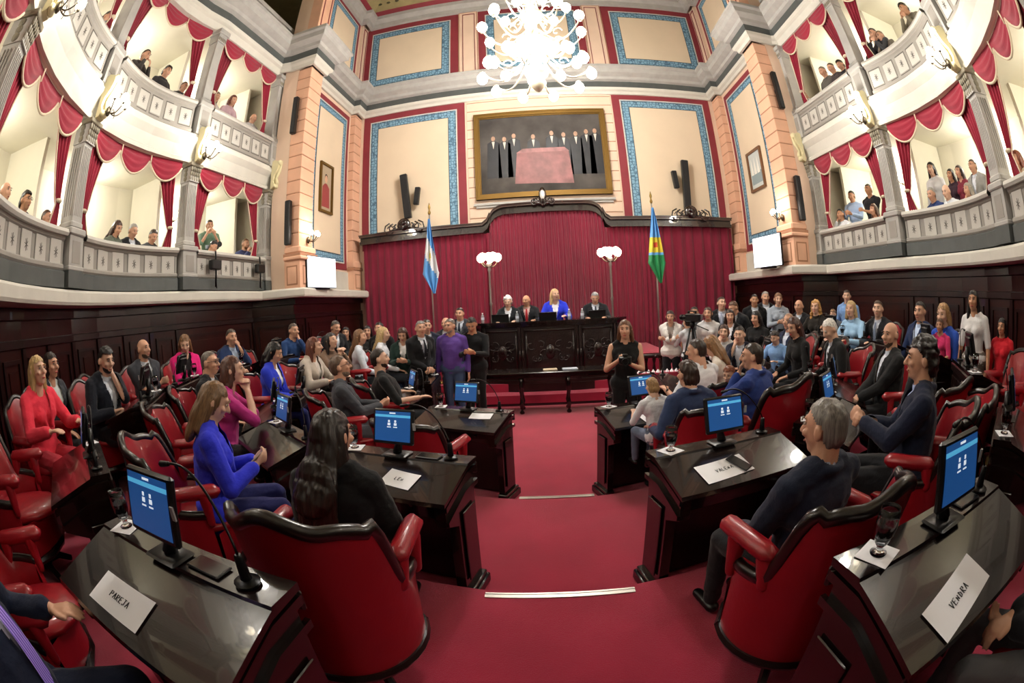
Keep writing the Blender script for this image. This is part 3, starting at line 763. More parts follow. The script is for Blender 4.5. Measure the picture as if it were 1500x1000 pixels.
WAT = MB().lathe([(.019, .0385), (.0292, .06), (.033, .0835), (.0335, .09), (.0001, .0902)], 24).mesh('water', [water], 40)
def goblet(d, lab, lx=-.33, ly=.13, napkin=True, h=1):
    p = dpos(d, lx, ly)
    if napkin:
        m = MB(); m.box(-.055, .055, -.055, .055, 0, .0015); tag(link('paper_napkin', m.mesh('paper_napkin', [paper], False), None, (p[0], p[1], p[2]), R(d[2]+20)), 'paper napkin on the '+lab.replace('water glass on the ', ''), 'napkin', 'napkins under the glasses')
        p = (p[0], p[1], p[2]+.002)
    o = empty('water_goblet', p, 0, lab, 'glass', 'water goblets'); link('goblet_glass', GLM, o); w_ = link('water', WAT, o); return o
GLY = {'P': [[(0, 0), (0, 1), (.5, .95), (.55, .6), (.05, .5)]], 'A': [[(0, 0), (.3, 1), (.6, 0)], [(.12, .4), (.48, .42)]], 'R': [[(0, 0), (0, 1), (.5, .95), (.5, .6), (.05, .5), (.55, 0)]],
       'E': [[(.5, 1), (0, .97), (0, 0), (.5, .02)], [(0, .5), (.4, .52)]], 'J': [[(.1, 1), (.6, 1)], [(.4, 1), (.38, .1), (.1, 0), (0, .2)]], 'V': [[(0, 1), (.25, 0), (.6, 1)]],
       'N': [[(0, 0), (.02, .7), (.4, .1), (.42, .8)]], 'D': [[(0, 0), (0, .9), (.45, .6), (.4, .1), (0, 0)]], 'L': [[(0, .9), (0, 0), (.4, .02)]], 'U': [[(0, .9), (.05, .1), (.4, .1), (.45, .9)]]}
def sheet(d, lab, lx, ly, text, rz=0, w=.3, h=.13):
    x, y, rot, z = d; base = MX.Translation((x, y, z)) @ MX.Rotation(R(rot), 4, 'Z')
    lz = .862+(ly-.07)*(.09/.305)+.002
    M_ = base @ MX.Translation((lx, ly, lz)) @ MX.Rotation(math.atan(.09/.305), 4, 'X') @ MX.Rotation(R(rz), 4, 'Z')
    m = MB()
    m.grid(lambda u, v: ((u-.5)*w, (v-.5)*h, .0012+.0025*abs(u-.5)**2*4), 8, 4)
    o = m.build('name_sheet', paper, None, True, M=M_); tag(o, lab, 'paper', 'name sheets on the desks')
    if text:
        m = MB(); cw = .02; x = -cw*len(text)/2
        for chh in text:
            for st in GLY.get(chh, []):
                m.tube([(x+a*cw*1.1, b*.024-.012, .003) for a, b in st], .0016, 4)
            x += cw
        m.build('handwriting', ink, o, False)
    return o
def phone(p, rz, lab, col='#101014', M=None, w=.07, h=.145):
    m = MB(); m.mi(0).box(-w/2, w/2, -h/2, h/2, 0, .008, .003); m.mi(1).add([(-w/2+.004, -h/2+.006, .0085), (w/2-.004, -h/2+.006, .0085), (w/2-.004, h/2-.006, .0085), (-w/2+.004, h/2-.006, .0085)], [(0, 1, 2, 3)])
    o = m.build('mobile_phone', [mat('phone_'+col[1:], col, .3), mat('phone_glass', '#08090c', .1)], None, False, loc=p, rz=rz) if M is None else m.build('mobile_phone', [mat('phone_'+col[1:], col, .3), mat('phone_glass', '#08090c', .1)], None, False, M=M)
    return tag(o, lab, 'phone')

# ---- armchair
def crest_z(t):   # t in -1..1 across the back
    a = abs(t)
    return .9+.035*cos(min(a, .55)/.55*pi)+(-.06*((a-.55)/.45)**2 if a > .55 else 0)
def chair_meshes():
    c = []
    def top(th):
        a = abs(th)
        if a < 52: return .89+.03*cos(min(a, 30)/30*pi)-(.0 if a < 30 else .035*((a-30)/22)**2)
        if a < 78: t = (a-52)/26; t = t*t*(3-2*t); return .855*(1-t)+.56*t
        return .56-.03*(a-78)/34
    def P_(th, z, off=0):
        h = max(0, z-.45); rx = .33+.1*h-off; ry = .31-.02*h-off
        return (rx*sin(R(th)), -.02-ry*cos(R(th))-.2*h*max(0, cos(R(th))), z)
    m = MB(); TH = 112
    m.grid(lambda u, v: P_(TH*(2*u-1), .22+(top(TH*(2*u-1))-.22)*v, -.0), 56, 10)
    m.grid(lambda u, v: P_(TH*(2*u-1), .3+(top(TH*(2*u-1))-.3)*v, .035+.03*sin(pi*min(1, v*1.02))**.5), 56, 8)
    for e in (-1, 1): m.grid(lambda u, v, e=e: P_(e*TH, .22+(top(TH)-.22)*v, .04*u), 2, 4)
    c.append(('backrest', m.mesh('chair_back', [leather], 60)))
    m = MB(); m.tube([(lambda p: (p[0], p[1], p[2]+.004))(P_(TH*(2*k/56-1), top(TH*(2*k/56-1)), .015)) for k in range(57)], .026, 8)
    c.append(('crest_rail', m.mesh('chair_rail', [crest], True)))
    m = MB(); m.cap((0, -.05, .42), .26, (0, .08, .42), .26, 1, (0, 0, 1), 20)
    m.v = [V((p.x, p.y, .42+(p.z-.42)*.22+.01)) for p in m.v]
    c.append(('seat', m.mesh('chair_seat', [leather], True)))
    m = MB()
    m.grid(lambda u, v: (-.3+.6*u, .12+.14*sin(pi*u)-.01*v, .42-.19*v), 12, 3)
    c.append(('seat_shell', m.mesh('chair_shell', [leather], 50)))
    m = MB()
    m.tube([P_(TH*(2*k/20-1), .21, .0) for k in range(21)], .022, 6)
    m.tube([(.33*sin(R(TH)), .1, .21), (.2, .21, .21), (0, .25, .21), (-.2, .21, .21), (-.33*sin(R(TH)), .1, .21)], .022, 6)
    m.lathe([(.26, .235), (.26, .2), (.1, .19), (.05, .17), (.045, .1), (.08, .08), (.06, .06)], 14)
    for k in range(4):
        a = pi/4+k*pi/2; m.tube([(0, 0, .1), (cos(a)*.16, sin(a)*.16, .085), (cos(a)*.27, sin(a)*.27, .025)], [.03, .026, .022], 6)
    c.append(('pedestal', m.mesh('chair_pedestal', [crest], 50)))
    a = MB(); a.box(-.045, .045, -.12, .2, .625, .695, .028); a.cap((0, .1, .64), .045, (0, .1, .5), .03, .8, (0, 1, 0)); a.cap((0, -.08, .64), .04, (0, -.1, .55), .03)
    c.append(('armrest', a.mesh('chair_arm', [leather], True)))
    return c
CM = chair_meshes(); CHAIRS = []
def chair(x, y, rot, z, lab):
    o = empty('red_armchair', (x, y, z), R(rot), lab, 'chair', 'red leather armchairs'); o.scale = (.92, 1, 1.06)
    for n, me in CM:
        if n == 'armrest':
            for e in (-1, 1): link(n, me, o, loc=(e*.315, 0, 0))
        else: link(n, me, o)
    return o

# ---- placement of rows (x, y, rotation, base height, what tells the desk apart)
T1, T2, T3 = .17, .34, .51
DL = {}
def put(key, x, y, rot, z, lab, mon=True, mi=True, gl=True, plate=True):
    o = desk(x, y, rot, z, lab, plate); d = DESKS[-1]; DL[key] = d
    if mon: monitor(d, 'monitor on the '+lab)
    if mi: mic(d, 'microphone on the '+lab)
    if gl: goblet(d, 'water glass on the '+lab)
    return d
put('1L', -.865, 3.93, -20, 0, 'front row desk just left of the aisle', gl=True)
put('1Lb', -1.75, 4.9, -58, 0, 'front row desk facing the man in the black t-shirt')
put('1Lc', -1.85, 5.95, -84, 0, 'last front row desk on the left before the well', mon=False)
put('1R', .865, 3.9, 18, 0, 'front row desk just right of the aisle')
put('1Rb', 1.42, 5.1, 64, 0, 'front row desk beside the young people in white', mon=False)
put('2L', -.93, 2.13, -12, T1, 'second row desk just left of the aisle')
put('2Lb', -2.02, 2.55, -35, T1, 'second row desk before the seated women in blue and magenta')
put('2Lc', -2.68, 3.3, -54, T1, 'second row carved desk left of the man in glasses')
put('2Ld', -2.95, 4.25, -74, T1, 'second row desk before the patterned scarf')
put('2Le', -3.0, 5.25, -86, T1, 'second row desk before the dark haired woman in brown')
put('2Lf', -2.9, 6.25, -92, T1, 'last second row desk on the left near the standing group', mon=False)
put('2R', .96, 2.1, 12, T1, 'second row desk just right of the aisle')
put('2Rb', 2.05, 2.5, 36, T1, 'second row desk before the curly haired man')
put('2Rc', 2.72, 3.25, 52, T1, 'second row desk before the balding man in black')
put('2Rd', 3.0, 4.2, 72, T1, 'second row desk before the white haired man')
put('2Re', 3.05, 5.2, 86, T1, 'second row desk before the shaven headed man and boy')
put('3L', -1.12, .57, -3, T2, 'nearest desk left of the aisle with a name sheet', plate=False)
put('3Lb', -2.6, 1.06, -25, T2, 'third row desk before the woman in coral')
put('3Lc', -3.45, 2.25, -50, .45, 'third row desk beside the dark suited man leaning on his hand')
put('3Ld', -3.95, 3.2, -64, .45, 'third row carved desk before the bald man')
put('3Le', -4.15, 4.25, -82, .45, 'third row desk before the man in a blue suit', mon=False)
put('3Lf', -4.1, 5.4, -90, .45, 'third row desk before the man in blue resting his chin')
put('3Lg', -3.95, 6.6, -92, .45, 'last third row desk on the left', mon=False)
put('3R', 1.15, .58, 4, T2, 'nearest desk right of the aisle with a name sheet', plate=False)
put('3Rb', 2.6, 1.04, 26, T2, 'third row desk at the right edge with an untouched glass')
put('3Rc', 3.5, 2.0, 46, .45, 'third row desk in front of the standing girl in white')
put('3Rd', 4.0, 3.0, 62, .45, 'third row desk before the child in pink')
put('3Re', 4.2, 4.1, 80, .45, 'third row desk before the seated man in an open collar', mon=False)
put('3Rf', 4.2, 5.2, 88, .45, 'third row desk before the blonde woman in pale blue')
put('3Rg', 4.05, 6.3, 92, .45, 'last third row desk on the right', mon=False)
sheet(DL['3L'], 'white name sheet handwritten on the nearest left desk', -.06, -.13, 'PAREJA', 1)
sheet(DL['3R'], 'white name sheet handwritten on the nearest right desk', -.16, -.14, 'VENDRA', 12, .32)
sheet(DL['2R'], 'white name sheet partly under a phone, right aisle desk', -.12, -.11, 'VALENA', 5, .32, .15)
sheet(DL['2L'], 'white sheet beside the long haired woman', .13, -.1, 'LEN', -8, .2, .13)
sheet(DL['1L'], 'blank white sheet behind the front left monitor', .2, .0, None, 5, .22, .1)
sheet(DL['1R'], 'white booklet the small boy leans on', -.02, -.12, None, 10, .26, .17)
for k, lx, ly, rz, lab in (('2R', -.02, -.1, 24, 'black phone lying across the name sheet on the right aisle desk'), ('2L', .2, .12, 88, 'dark phone beside the microphone on the left aisle desk'), ('3L', .17, .13, 88, 'dark glass panel set in the rear shelf of the nearest left desk'), ('3R', .2, .13, 88, 'dark glass panel set in the rear shelf of the nearest right desk')):
    d = DL[k]; p = dpos(d, lx, ly); x, y, rot, z = d
    if ly < .07: phone(None, 0, lab, M=MX.Translation(p) @ MX.Rotation(R(rot), 4, 'Z') @ MX.Rotation(math.atan(.09/.305), 4, 'X') @ MX.Rotation(R(rz), 4, 'Z') @ MX.Translation((0, 0, .006)))
    else: phone(p, R(rot+rz), lab, '#2a2a2e')

# ---- the low table in the well
t = empty('well_table', (-.12, 7.35, 0), 0, 'long low dark table with turned legs standing in the well before the dais', 'table')
m = MB(); m.box(-1.3, 1.3, -.25, .25, .68, .72, .012); m.box(-1.24, 1.24, -.2, .2, .62, .68, .006); m.build('table_top', dwood, t, 30)
lg = MB().lathe([(.035, 0), (.045, .03), (.02, .06), (.03, .1), (.045, .16), (.03, .22), (.022, .3), (.04, .42), (.048, .5), (.03, .55), (.04, .62)], 12).mesh('leg', [dwood], True)
for x in (-1.15, -.4, .4, 1.15):
    for y in (-.17, .17): link('leg', lg, t, loc=(x, y, 0))
m = MB(); m.box(-1.15, 1.15, -.02, .02, .1, .14, .006)
for x in (-1.15, -.4, .4, 1.15): m.box(x-.02, x+.02, -.17, .17, .1, .14, .006)
m.build('stretcher', dwood, t, 30)
for x, w, col, lab in ((-.02, .24, '#c9b79a', 'tan folder lying on the low table in the well'), (.32, .26, '#b9bfc9', 'pale blue open folder lying on the low table in the well')):
    m = MB(); m.box(-w/2, w/2, -.08, .08, 0, .012, .003); m.box(-w/2+.01, w/2-.01, -.07, .07, .012, .016); tag(m.build('folder', [mat('folder_'+col[1:], col, .6)], None, False, loc=(x, 7.33, .721), rz=.05), lab, 'folder')

# ---- dais desk with carved front
t = empty('dais_desk', (0, 8.6, .32), 0, 'broad carved dark presiding desk on the dais', 'desk')
z1 = 1.16
pts = [(-1.5, .18), (-1.3, -.16), (-.55, -.3), (.55, -.3), (1.3, -.16), (1.5, .18)]
m = MB()
for k in range(5):
    a, b = pts[k], pts[k+1]; m.add([(a[0], a[1], -.16), (b[0], b[1], -.16), (b[0], b[1], z1), (a[0], a[1], z1)], [(0, 1, 2, 3)])
m.prism([(p[0]*1.03, p[1]-.05) for p in pts]+[(1.5, .3), (-1.5, .3)], -.16, .0)
m.prism([(p[0]*1.02, p[1]-.03) for p in pts]+[(1.5, .3), (-1.5, .3)], .0, .06)
m.build('body', dcarv, t, 30)
m = MB(); m.prism([(p[0]*1.05, p[1]-.09) for p in pts]+[(1.55, .32), (-1.55, .32)], z1, z1+.04); m.prism([(p[0]*1.02, p[1]-.05) for p in pts]+[(1.5, .3), (-1.5, .3)], z1-.06, z1); m.build('worktop', dwood, t, 30)
for k in range(5):
    a, b = pts[k], pts[k+1]; F = frame_of(a, b) @ MX.Diagonal((1, -1, 1, 1)); L_ = hypot(b[0]-a[0], b[1]-a[1])
    for q in (.025, L_-.025): m = MB(); m.T = F; m.box(q-.025, q+.025, -.01, .05, .06, z1-.06, .008); m.ell((q, .05, .55), (.03, .03, .1)); m.build('pilaster', dcarv, t, 30)
    if L_ > .5:
        m = MB(); m.T = F; border(m, .08, L_-.08, .16, z1-.12, .035, .02, 0); rnd = random.Random(k)
        c = L_/2
        m.ell((c, .015, .6), (.1, .03, .14)); m.ell((c, .04, .64), (.05, .03, .07))
        for e in (-1, 1):
            for q in range(5):
                P_ = []
                for j in range(10):
                    th = j/9*4.5+q; rr = .09*(1-j/12)
                    P_.append((c+e*(.1+(L_/2-.28)*q/4+rr*cos(th)), .02, .58+.16*sin(q*1.9)+rr*sin(th)))
                m.tube(P_, .012, 5)
        for q in range(7): m.ell((c-.24+.08*q, .02, .24+.03*sin(q*2)), (.03, .02, .03), 6, 5)
        m.build('carved_panel', dcarv, t, True)
# laptops and bottles on it
def laptop(x, y, rz, lab):
    o = empty('laptop', (x, y, .32+z1+.04), R(rz), lab, 'laptop', 'laptops on the dais desk')
    MB().box(-.17, .17, -.11, .11, 0, .015, .004).build('keyboard_base', blackp, o, 30)
    m = MB(); m.at(M=MX.Translation((0, -.11, .012)) @ MX.Rotation(R(12), 4, 'X')); m.box(-.17, .17, -.008, 0, 0, .15, .003); m.build('lid', blackp, o, 30)
laptop(-.95, 8.6, 0, 'black laptop before the white haired woman'); laptop(-.02, 8.55, 0, 'black laptop before the blonde woman on the dais'); laptop(.95, 8.6, 0, 'black laptop before the grey haired man on the dais')
bo = MB().lathe([(.001, 0), (.03, .002), (.032, .01), (.032, .13), (.026, .15), (.012, .17), (.012, .185)], 12, cap=False).mesh('bottle', [mat('bottle_plastic', '#dfe8ea', .1, trans=.7)], True)
bc = MB().lathe([(.014, .18), (.014, .2)], 10).mesh('bottle_cap', [mat('cap_white', '#e8e8ec', .5)], True)
bl = MB().lathe([(.033, .06), (.033, .11)], 12, cap=False).mesh('bottle_label', [mat('bottle_label', '#c9d0dc', .6)], True)
for x, y, lab in ((-1.32, 8.62, 'water bottle at the left end of the dais desk'), (-.62, 8.5, 'water bottle beside the man in the red tie'), (.4, 8.5, 'water bottle right of the blonde woman'), (.66, 8.52, 'water bottle left of the grey haired man')):
    o = empty('water_bottle', (x, y, .32+z1+.04), 0, lab, 'bottle', 'water bottles on the dais desk'); link('bottle_body', bo, o); link('cap', bc, o); link('label', bl, o)
# high backed chair behind the blonde woman
chair(.2, 9.55, 180, .75, 'red armchair behind the blonde woman on the dais')
# stair balustrade and red stand right of the dais
m = MB()
for k in range(6): m.at((1.75+.16*k, 8.45-.02*k, .16)).lathe([(.03, 0), (.04, .05), (.02, .1), (.045, .25), (.02, .42), (.04, .5), (.03, .55)], 10)
m.at().box(1.65, 2.7, 8.3, 8.48, .7, .78, .012).box(1.65, 2.7, 8.32, 8.46, .16, .2)
tag(m.build('dais_balustrade', dcarv, None, True), 'dark turned balustrade right of the presiding desk', 'balustrade')
t = empty('stepped_stand', (1.72, 6.6, 0), 0, 'red stepped stand holding rows of small white cards', 'stand')
m = MB(); m.box(-.4, .4, -.1, .3, 0, .42); m.box(-.4, .4, .1, .3, .42, .68); m.build('steps', mat('stand_red', '#8e1f38', .7), t, False)
cm = MB().add([(-.028, -.02, 0), (.028, -.02, 0), (0, -.0, .045), (-.028, .02, 0), (.028, .02, 0)], [(0, 1, 2), (4, 3, 2), (3, 0, 2), (1, 4, 2), (0, 3, 4, 1)]).mesh('card', [paper], False)
for r_ in range(4):
    for k in range(9):
        o = link('folded_card', cm, None, (1.4+.08*k+.02*(r_ % 2), 6.56+.07*(r_ % 2)+(.2 if r_ > 1 else 0), .421 if r_ < 2 else .681))
        tag(o, 'small folded white card in the %s row of the red stepped stand' % ('lower front', 'lower rear', 'upper front', 'upper rear')[r_], 'card', 'cards on the stand, '+('lower front', 'lower rear', 'upper front', 'upper rear')[r_])

# ---- flags
def flag(x, y, lab, kind):
    o = empty('flag_on_pole', (x, y, .32 if abs(x) < 3.1 and y > 8.3 else .16), 0, lab, 'flag'); zb = o.location.z
    MB().lathe([(.16, 0), (.16, .03), (.05, .06), (.02, .1)], 14).build('stand', brassp, o, True)
    MB().tube([(0, 0, .08), (0, 0, 3.5)], .016, 8).build('pole', mat('pole_steel', '#9a948a', .35, metal=.6), o, True)
    MB().lathe([(.02, 3.5), (.035, 3.54), (.015, 3.6), (.03, 3.66), (.005, 3.76)], 10).build('finial', brassp, o, True)
    m = MB(); nu, nv = 20, 30
    def f(u, v):
        w = (.04+.3*min(1, v*1.4)) if v < .72 else (.34*(1-(v-.72)/.28)+.04)
        sx = -.12+.1*v*1
        xx = (u-.5)*w+(.06 if v > .72 else 0)*(v-.72)/.28; yy = -.05+.035*sin(u*16+v*3)
        return (xx, yy, 3.4-1.55*v)
    vs0 = [f(i/nu, j/nv) for j in range(nv+1) for i in range(nu+1)]; W_ = nu+1
    m.v = [V(p) for p in vs0]
    for j in range(nv):
        for i in range(nu):
            u, v = (i+.5)/nu, (j+.5)/nv
            if kind == 'ar':
                q = v+.35*(u-.5)*-1
                k = 0 if q < .33 else (1 if q < .64 else 0)
                if (u-.5)**2*6+(v-.5)**2*20 < .06: k = 2
            else:
                q = v
                k = 0 if q < .4 else (2 if q < .6 else (0 if q < .64 else 3))
                if (u-.5)**2*1.2+(v-.5)**2*10 < .025: k = 4
            m.f.append((j*W_+i, j*W_+i+1, (j+1)*W_+i+1, (j+1)*W_+i)); m.m.append(k)
    b = mat('flag_sky_blue', '#5f9fdc' if kind == 'ar' else '#5f9fdc', .6)
    m.build('cloth', [b, mat('flag_white', '#e8e8ea', .6), mat('flag_yellow', '#d8c53a', .6), mat('flag_green', '#1e7f48', .6), mat('flag_red_sun', '#c4472c', .6)], o, True)
flag(-2.33, 8.6, 'blue and white striped flag hanging on a tall pole left of the dais', 'ar')
flag(2.24, 8.6, 'blue and green flag with a yellow sun hanging right of the dais', 'ba')

# ---- loudspeakers and wall screens
def speaker(p, h, w, tilt, lab, rz=0, d=.12):
    o = empty('column_loudspeaker', p, rz, lab, 'loudspeaker', 'black loudspeakers')
    m = MB(); m.at(M=MX.Rotation(R(tilt), 4, 'Y')); m.box(-w/2, w/2, -d/2, d/2, -h/2, h/2, .015); m.build('cabinet', blackp, o, 30)
    m = MB(); m.at(M=MX.Rotation(R(tilt), 4, 'Y')); m.box(-w/2+.015, w/2-.015, -d/2-.008, -d/2, -h/2+.02, h/2-.02); m.build('grille', mat('speaker_grille', '#1a1a1c', .7, bump=1, bscale=300), o, False)
    MB().box(-.02, .02, d/2-.03, d/2+.1, -.04, .04).build('bracket', blackm, o, False)
speaker((-3.62, 10.98, 4.97), 1.28, .2, -6, 'tall black loudspeaker on the left of the back wall')
speaker((-3.3, 10.98, 4.93), .5, .14, 7, 'short black loudspeaker beside the tall left one')
speaker((3.92, 10.98, 4.9), 1.45, .2, 3, 'tall black loudspeaker on the right of the back wall')
speaker((3.62, 10.98, 5.05), .5, .14, -5, 'short black loudspeaker beside the tall right one')
for s in (-1, 1):
    speaker((s*5.22+BX, 7.5, 6.35), .95, .12, 0, 'slim upper black loudspeaker on the %s pier' % side[s]); speaker((s*5.2+BX, 7.5, 3.85), .95, .13, 0, 'slim lower black loudspeaker on the %s pier' % side[s])
    o = empty('wall_screen', (s*4.78, 8.35, 2.82), s*R(-84), 'glowing white screen leaning out from the %s wall ledge' % side[s], 'screen')
    MB().box(-.56, .56, -.02, .03, -.34, .34, .01).build('casing', blackp, o, False)
    m = MB(); m.add([(-.545, -.022, -.325), (.545, -.022, -.325), (.545, -.022, .325), (-.545, -.022, .325)], [(0, 1, 2, 3)]); m.build('display', mat('white_display', '#eef4ff', .4, emit=1.6), o, False)
    MB().box(-.03, .03, .02, .3, -.05, .05).build('bracket', blackm, o, False); MB().box(-.25, .25, -.05, .05, -.37, -.34).build('foot_bar', blackm, o, False)
# small floodlights hung on the left parapet and a camera on a tripod
for (x, y, lab) in ((-5.62, 5.75, 'black folded light stand hooked over the left parapet, left one'), (-5.62, 7.15, 'black folded light stand hooked over the left parapet near the pier')):
    o = empty('light_stand', (x, y, 2.52), 0, lab, 'light stand')
    MB().tube([(0, 0, .02), (.02, 0, .3), (0, 0, .65)], .018, 6).tube([(0, .03, .0), (.02, -.03, .4)], .012, 6).build('stand', blackm, o, True)
    MB().box(-.06, .06, -.13, .13, .32, .5, .02).build('lamp_head', blackp, o, 30)
def tripod(p, rz, lab, h=1.45, sc=1):
    o = empty('camera_tripod', p, R(rz), lab, 'tripod')
    for k in range(3):
        a = 2*pi*k/3+.5; MB().tube([(cos(a)*.04, sin(a)*.04, h-.1), (cos(a)*.2, sin(a)*.2, h*.45), (cos(a)*.34, sin(a)*.34, 0.01)], [.02, .015, .012], 6).build('leg', blackm, o, True)
    MB().tube([(0, 0, h*.4), (0, 0, h)], .018, 8).lathe([(.03, h-.12), (.05, h-.06), (.045, h)], 10).tube([(0, 0, h-.03), (.1, -.3, h-.14)], .009, 6).build('head', blackm, o, True)
    c = empty('video_camera', (p[0], p[1], p[2]+h), R(rz), 'black video camera mounted on the '+lab, 'camera')
    MB().box(-.06, .06, -.17, .14, 0, .14, .02).box(-.03, .03, -.1, .1, .17, .19, .008).box(-.015, .015, -.1, -.07, .13, .18).box(-.015, .015, .07, .1, .13, .18).build('body', blackp, c, 30)
    MB().at(M=MX.Translation((0, .14, .07)) @ MX.Rotation(-pi/2, 4, 'X')).lathe([(.045, 0), (.045, .08), (.055, .09), (.055, .14)], 14).build('lens', blackm, c, 40)
    MB().box(.06, .16, -.12, -.1, .04, .12, .004).build('viewfinder', mat('silver_detail', '#8c9096', .3, metal=.7), c, 30)
tripod((2.45, 7.1, 0), 25, 'tripod in the group right of the dais')
tripod((-6.3, 6.4, 2.3), -110, 'tripod in the lower left gallery', 1.05)
# ================================================================ PEOPLE
CAMP = V((-.03, 0, 1.85))
def remesh(mb, vox, name, sm=3, wr=0, seed=0, cut=None, fq=1):
    me = bpy.data.meshes.new(name); me.from_pydata([tuple(p) for p in mb.v], [], mb.f)
    o = bpy.data.objects.new('temp', me); C.objects.link(o)
    r = o.modifiers.new('r', 'REMESH'); r.mode = 'VOXEL'; r.voxel_size = vox; r.use_smooth_shade = True
    s = o.modifiers.new('s', 'SMOOTH'); s.factor = .5; s.iterations = sm
    dg = bpy.context.evaluated_depsgraph_get(); dg.update()
    res = bpy.data.meshes.new_from_object(o.evaluated_get(dg)); bpy.data.objects.remove(o); bpy.data.meshes.remove(me)
    res.name = name
    if wr or cut:
        bm = bmesh.new(); bm.from_mesh(res)
        if wr:
            for v in bm.verts:
                p = v.co; q = NZ.noise(V((p.x*60, p.y*60, p.z*5)))+.6*NZ.noise(V((p.x*14, p.y*14, p.z*3))) if fq < 0 else NZ.noise(V((p.x*9+seed, p.y*9, p.z*16))*fq)+.5*NZ.noise(V((p.x*22, p.y*22+seed, p.z*34))*fq)
                v.co = p+v.normal*q*wr
        if cut:
            dele = [f for f in bm.faces if cut(f.calc_center_median())]
            bmesh.ops.delete(bm, geom=dele, context='FACES')
        bm.to_mesh(res); bm.free()
    res.polygons.foreach_set('use_smooth', [True]*len(res.polygons))
    res.materials.clear(); res.materials.append(_M.get('skin_base') or mat('skin_base', '#c49478'))
    return res
def ik(S, W, a, b, hint):
    S, W = V(S), V(W); d = W-S; L = d.length
    if L > (a+b)*.995: W = S+d.normalized()*(a+b)*.995; d = W-S; L = d.length
    x = (a*a-b*b+L*L)/(2*L); h = sqrt(max(a*a-x*x, 0)); dn = d.normalized(); hp = V(hint)-dn*V(hint).dot(dn); hp.normalize()
    return S+dn*x+hp*h, W
HP = {  # wrist targets (right, left) as offsets from the pelvis, palm normals
 'lap': (((.14, .3, .1), (-.14, .3, .1)), ((0, 0, -1), (0, 0, -1))),
 'fold': (((.0, .33, .12), (-.02, .32, .1)), ((0, 0, -1), (0, -.3, 1))),
 'desk': (((.2, .40, .24), (-.18, .40, .24)), ((0, 0, -1), (0, 0, -1))),
 'phone': (((.07, .33, .24), (-.08, .33, .23)), ((-.7, -.5, .6), (.7, -.5, .6))),
 'phone1': (((.06, .34, .28), (-.16, .3, .12)), ((-.5, -.6, .6), (0, 0, -1))),
 'chin': (((.05, .2, .5), (-.06, .32, .2)), ((-.3, -1, 0), (0, 0, -1))),
 'chinl': (((.1, .32, .2), (-.05, .2, .5)), ((0, 0, -1), (.3, -1, 0))),
 'clasp': (((.04, .27, .46), (-.04, .27, .46)), ((-1, -.2, 0), (1, -.2, 0))),
 'rests': (((.29, .2, .2), (-.29, .2, .2)), ((0, 0, -1), (0, 0, -1))),
 'side': (((.25, .03, -.08), (-.25, .03, -.08)), ((-1, 0, 0), (1, 0, 0))),
 'front': (((.03, .2, .05), (-.03, .2, .05)), ((-.5, -.8, 0), (.5, -.8, 0))),
 'cross': (((-.1, .2, .26), (.1, .22, .24)), ((0, -1, 0), (0, -1, 0))),
 'cam': (((.09, .28, .46), (-.07, .3, .4)), ((-1, -.2, .1), (.6, -.2, .8))),
 'camlow': (((.1, .24, .3), (-.05, .27, .26)), ((-1, -.2, .1), (.6, -.2, .8))),
 'wave': (((.26, .24, .3), (-.2, .28, .12)), ((0, -.5, 1), (0, 0, -1))),
 'rail': (((.22, .3, .12), (-.2, .32, .12)), ((0, 0, -1), (0, 0, -1))),
 'handrest': (((.25, .28, .22), (-.3, .2, .2)), ((0, 0, -1), (0, 0, -1))),
 'thumb': (((.02, .34, .28), (-.06, .36, .3)), ((-1, -.2, 0), (1, -.2, 0))),
}
_BC = {}
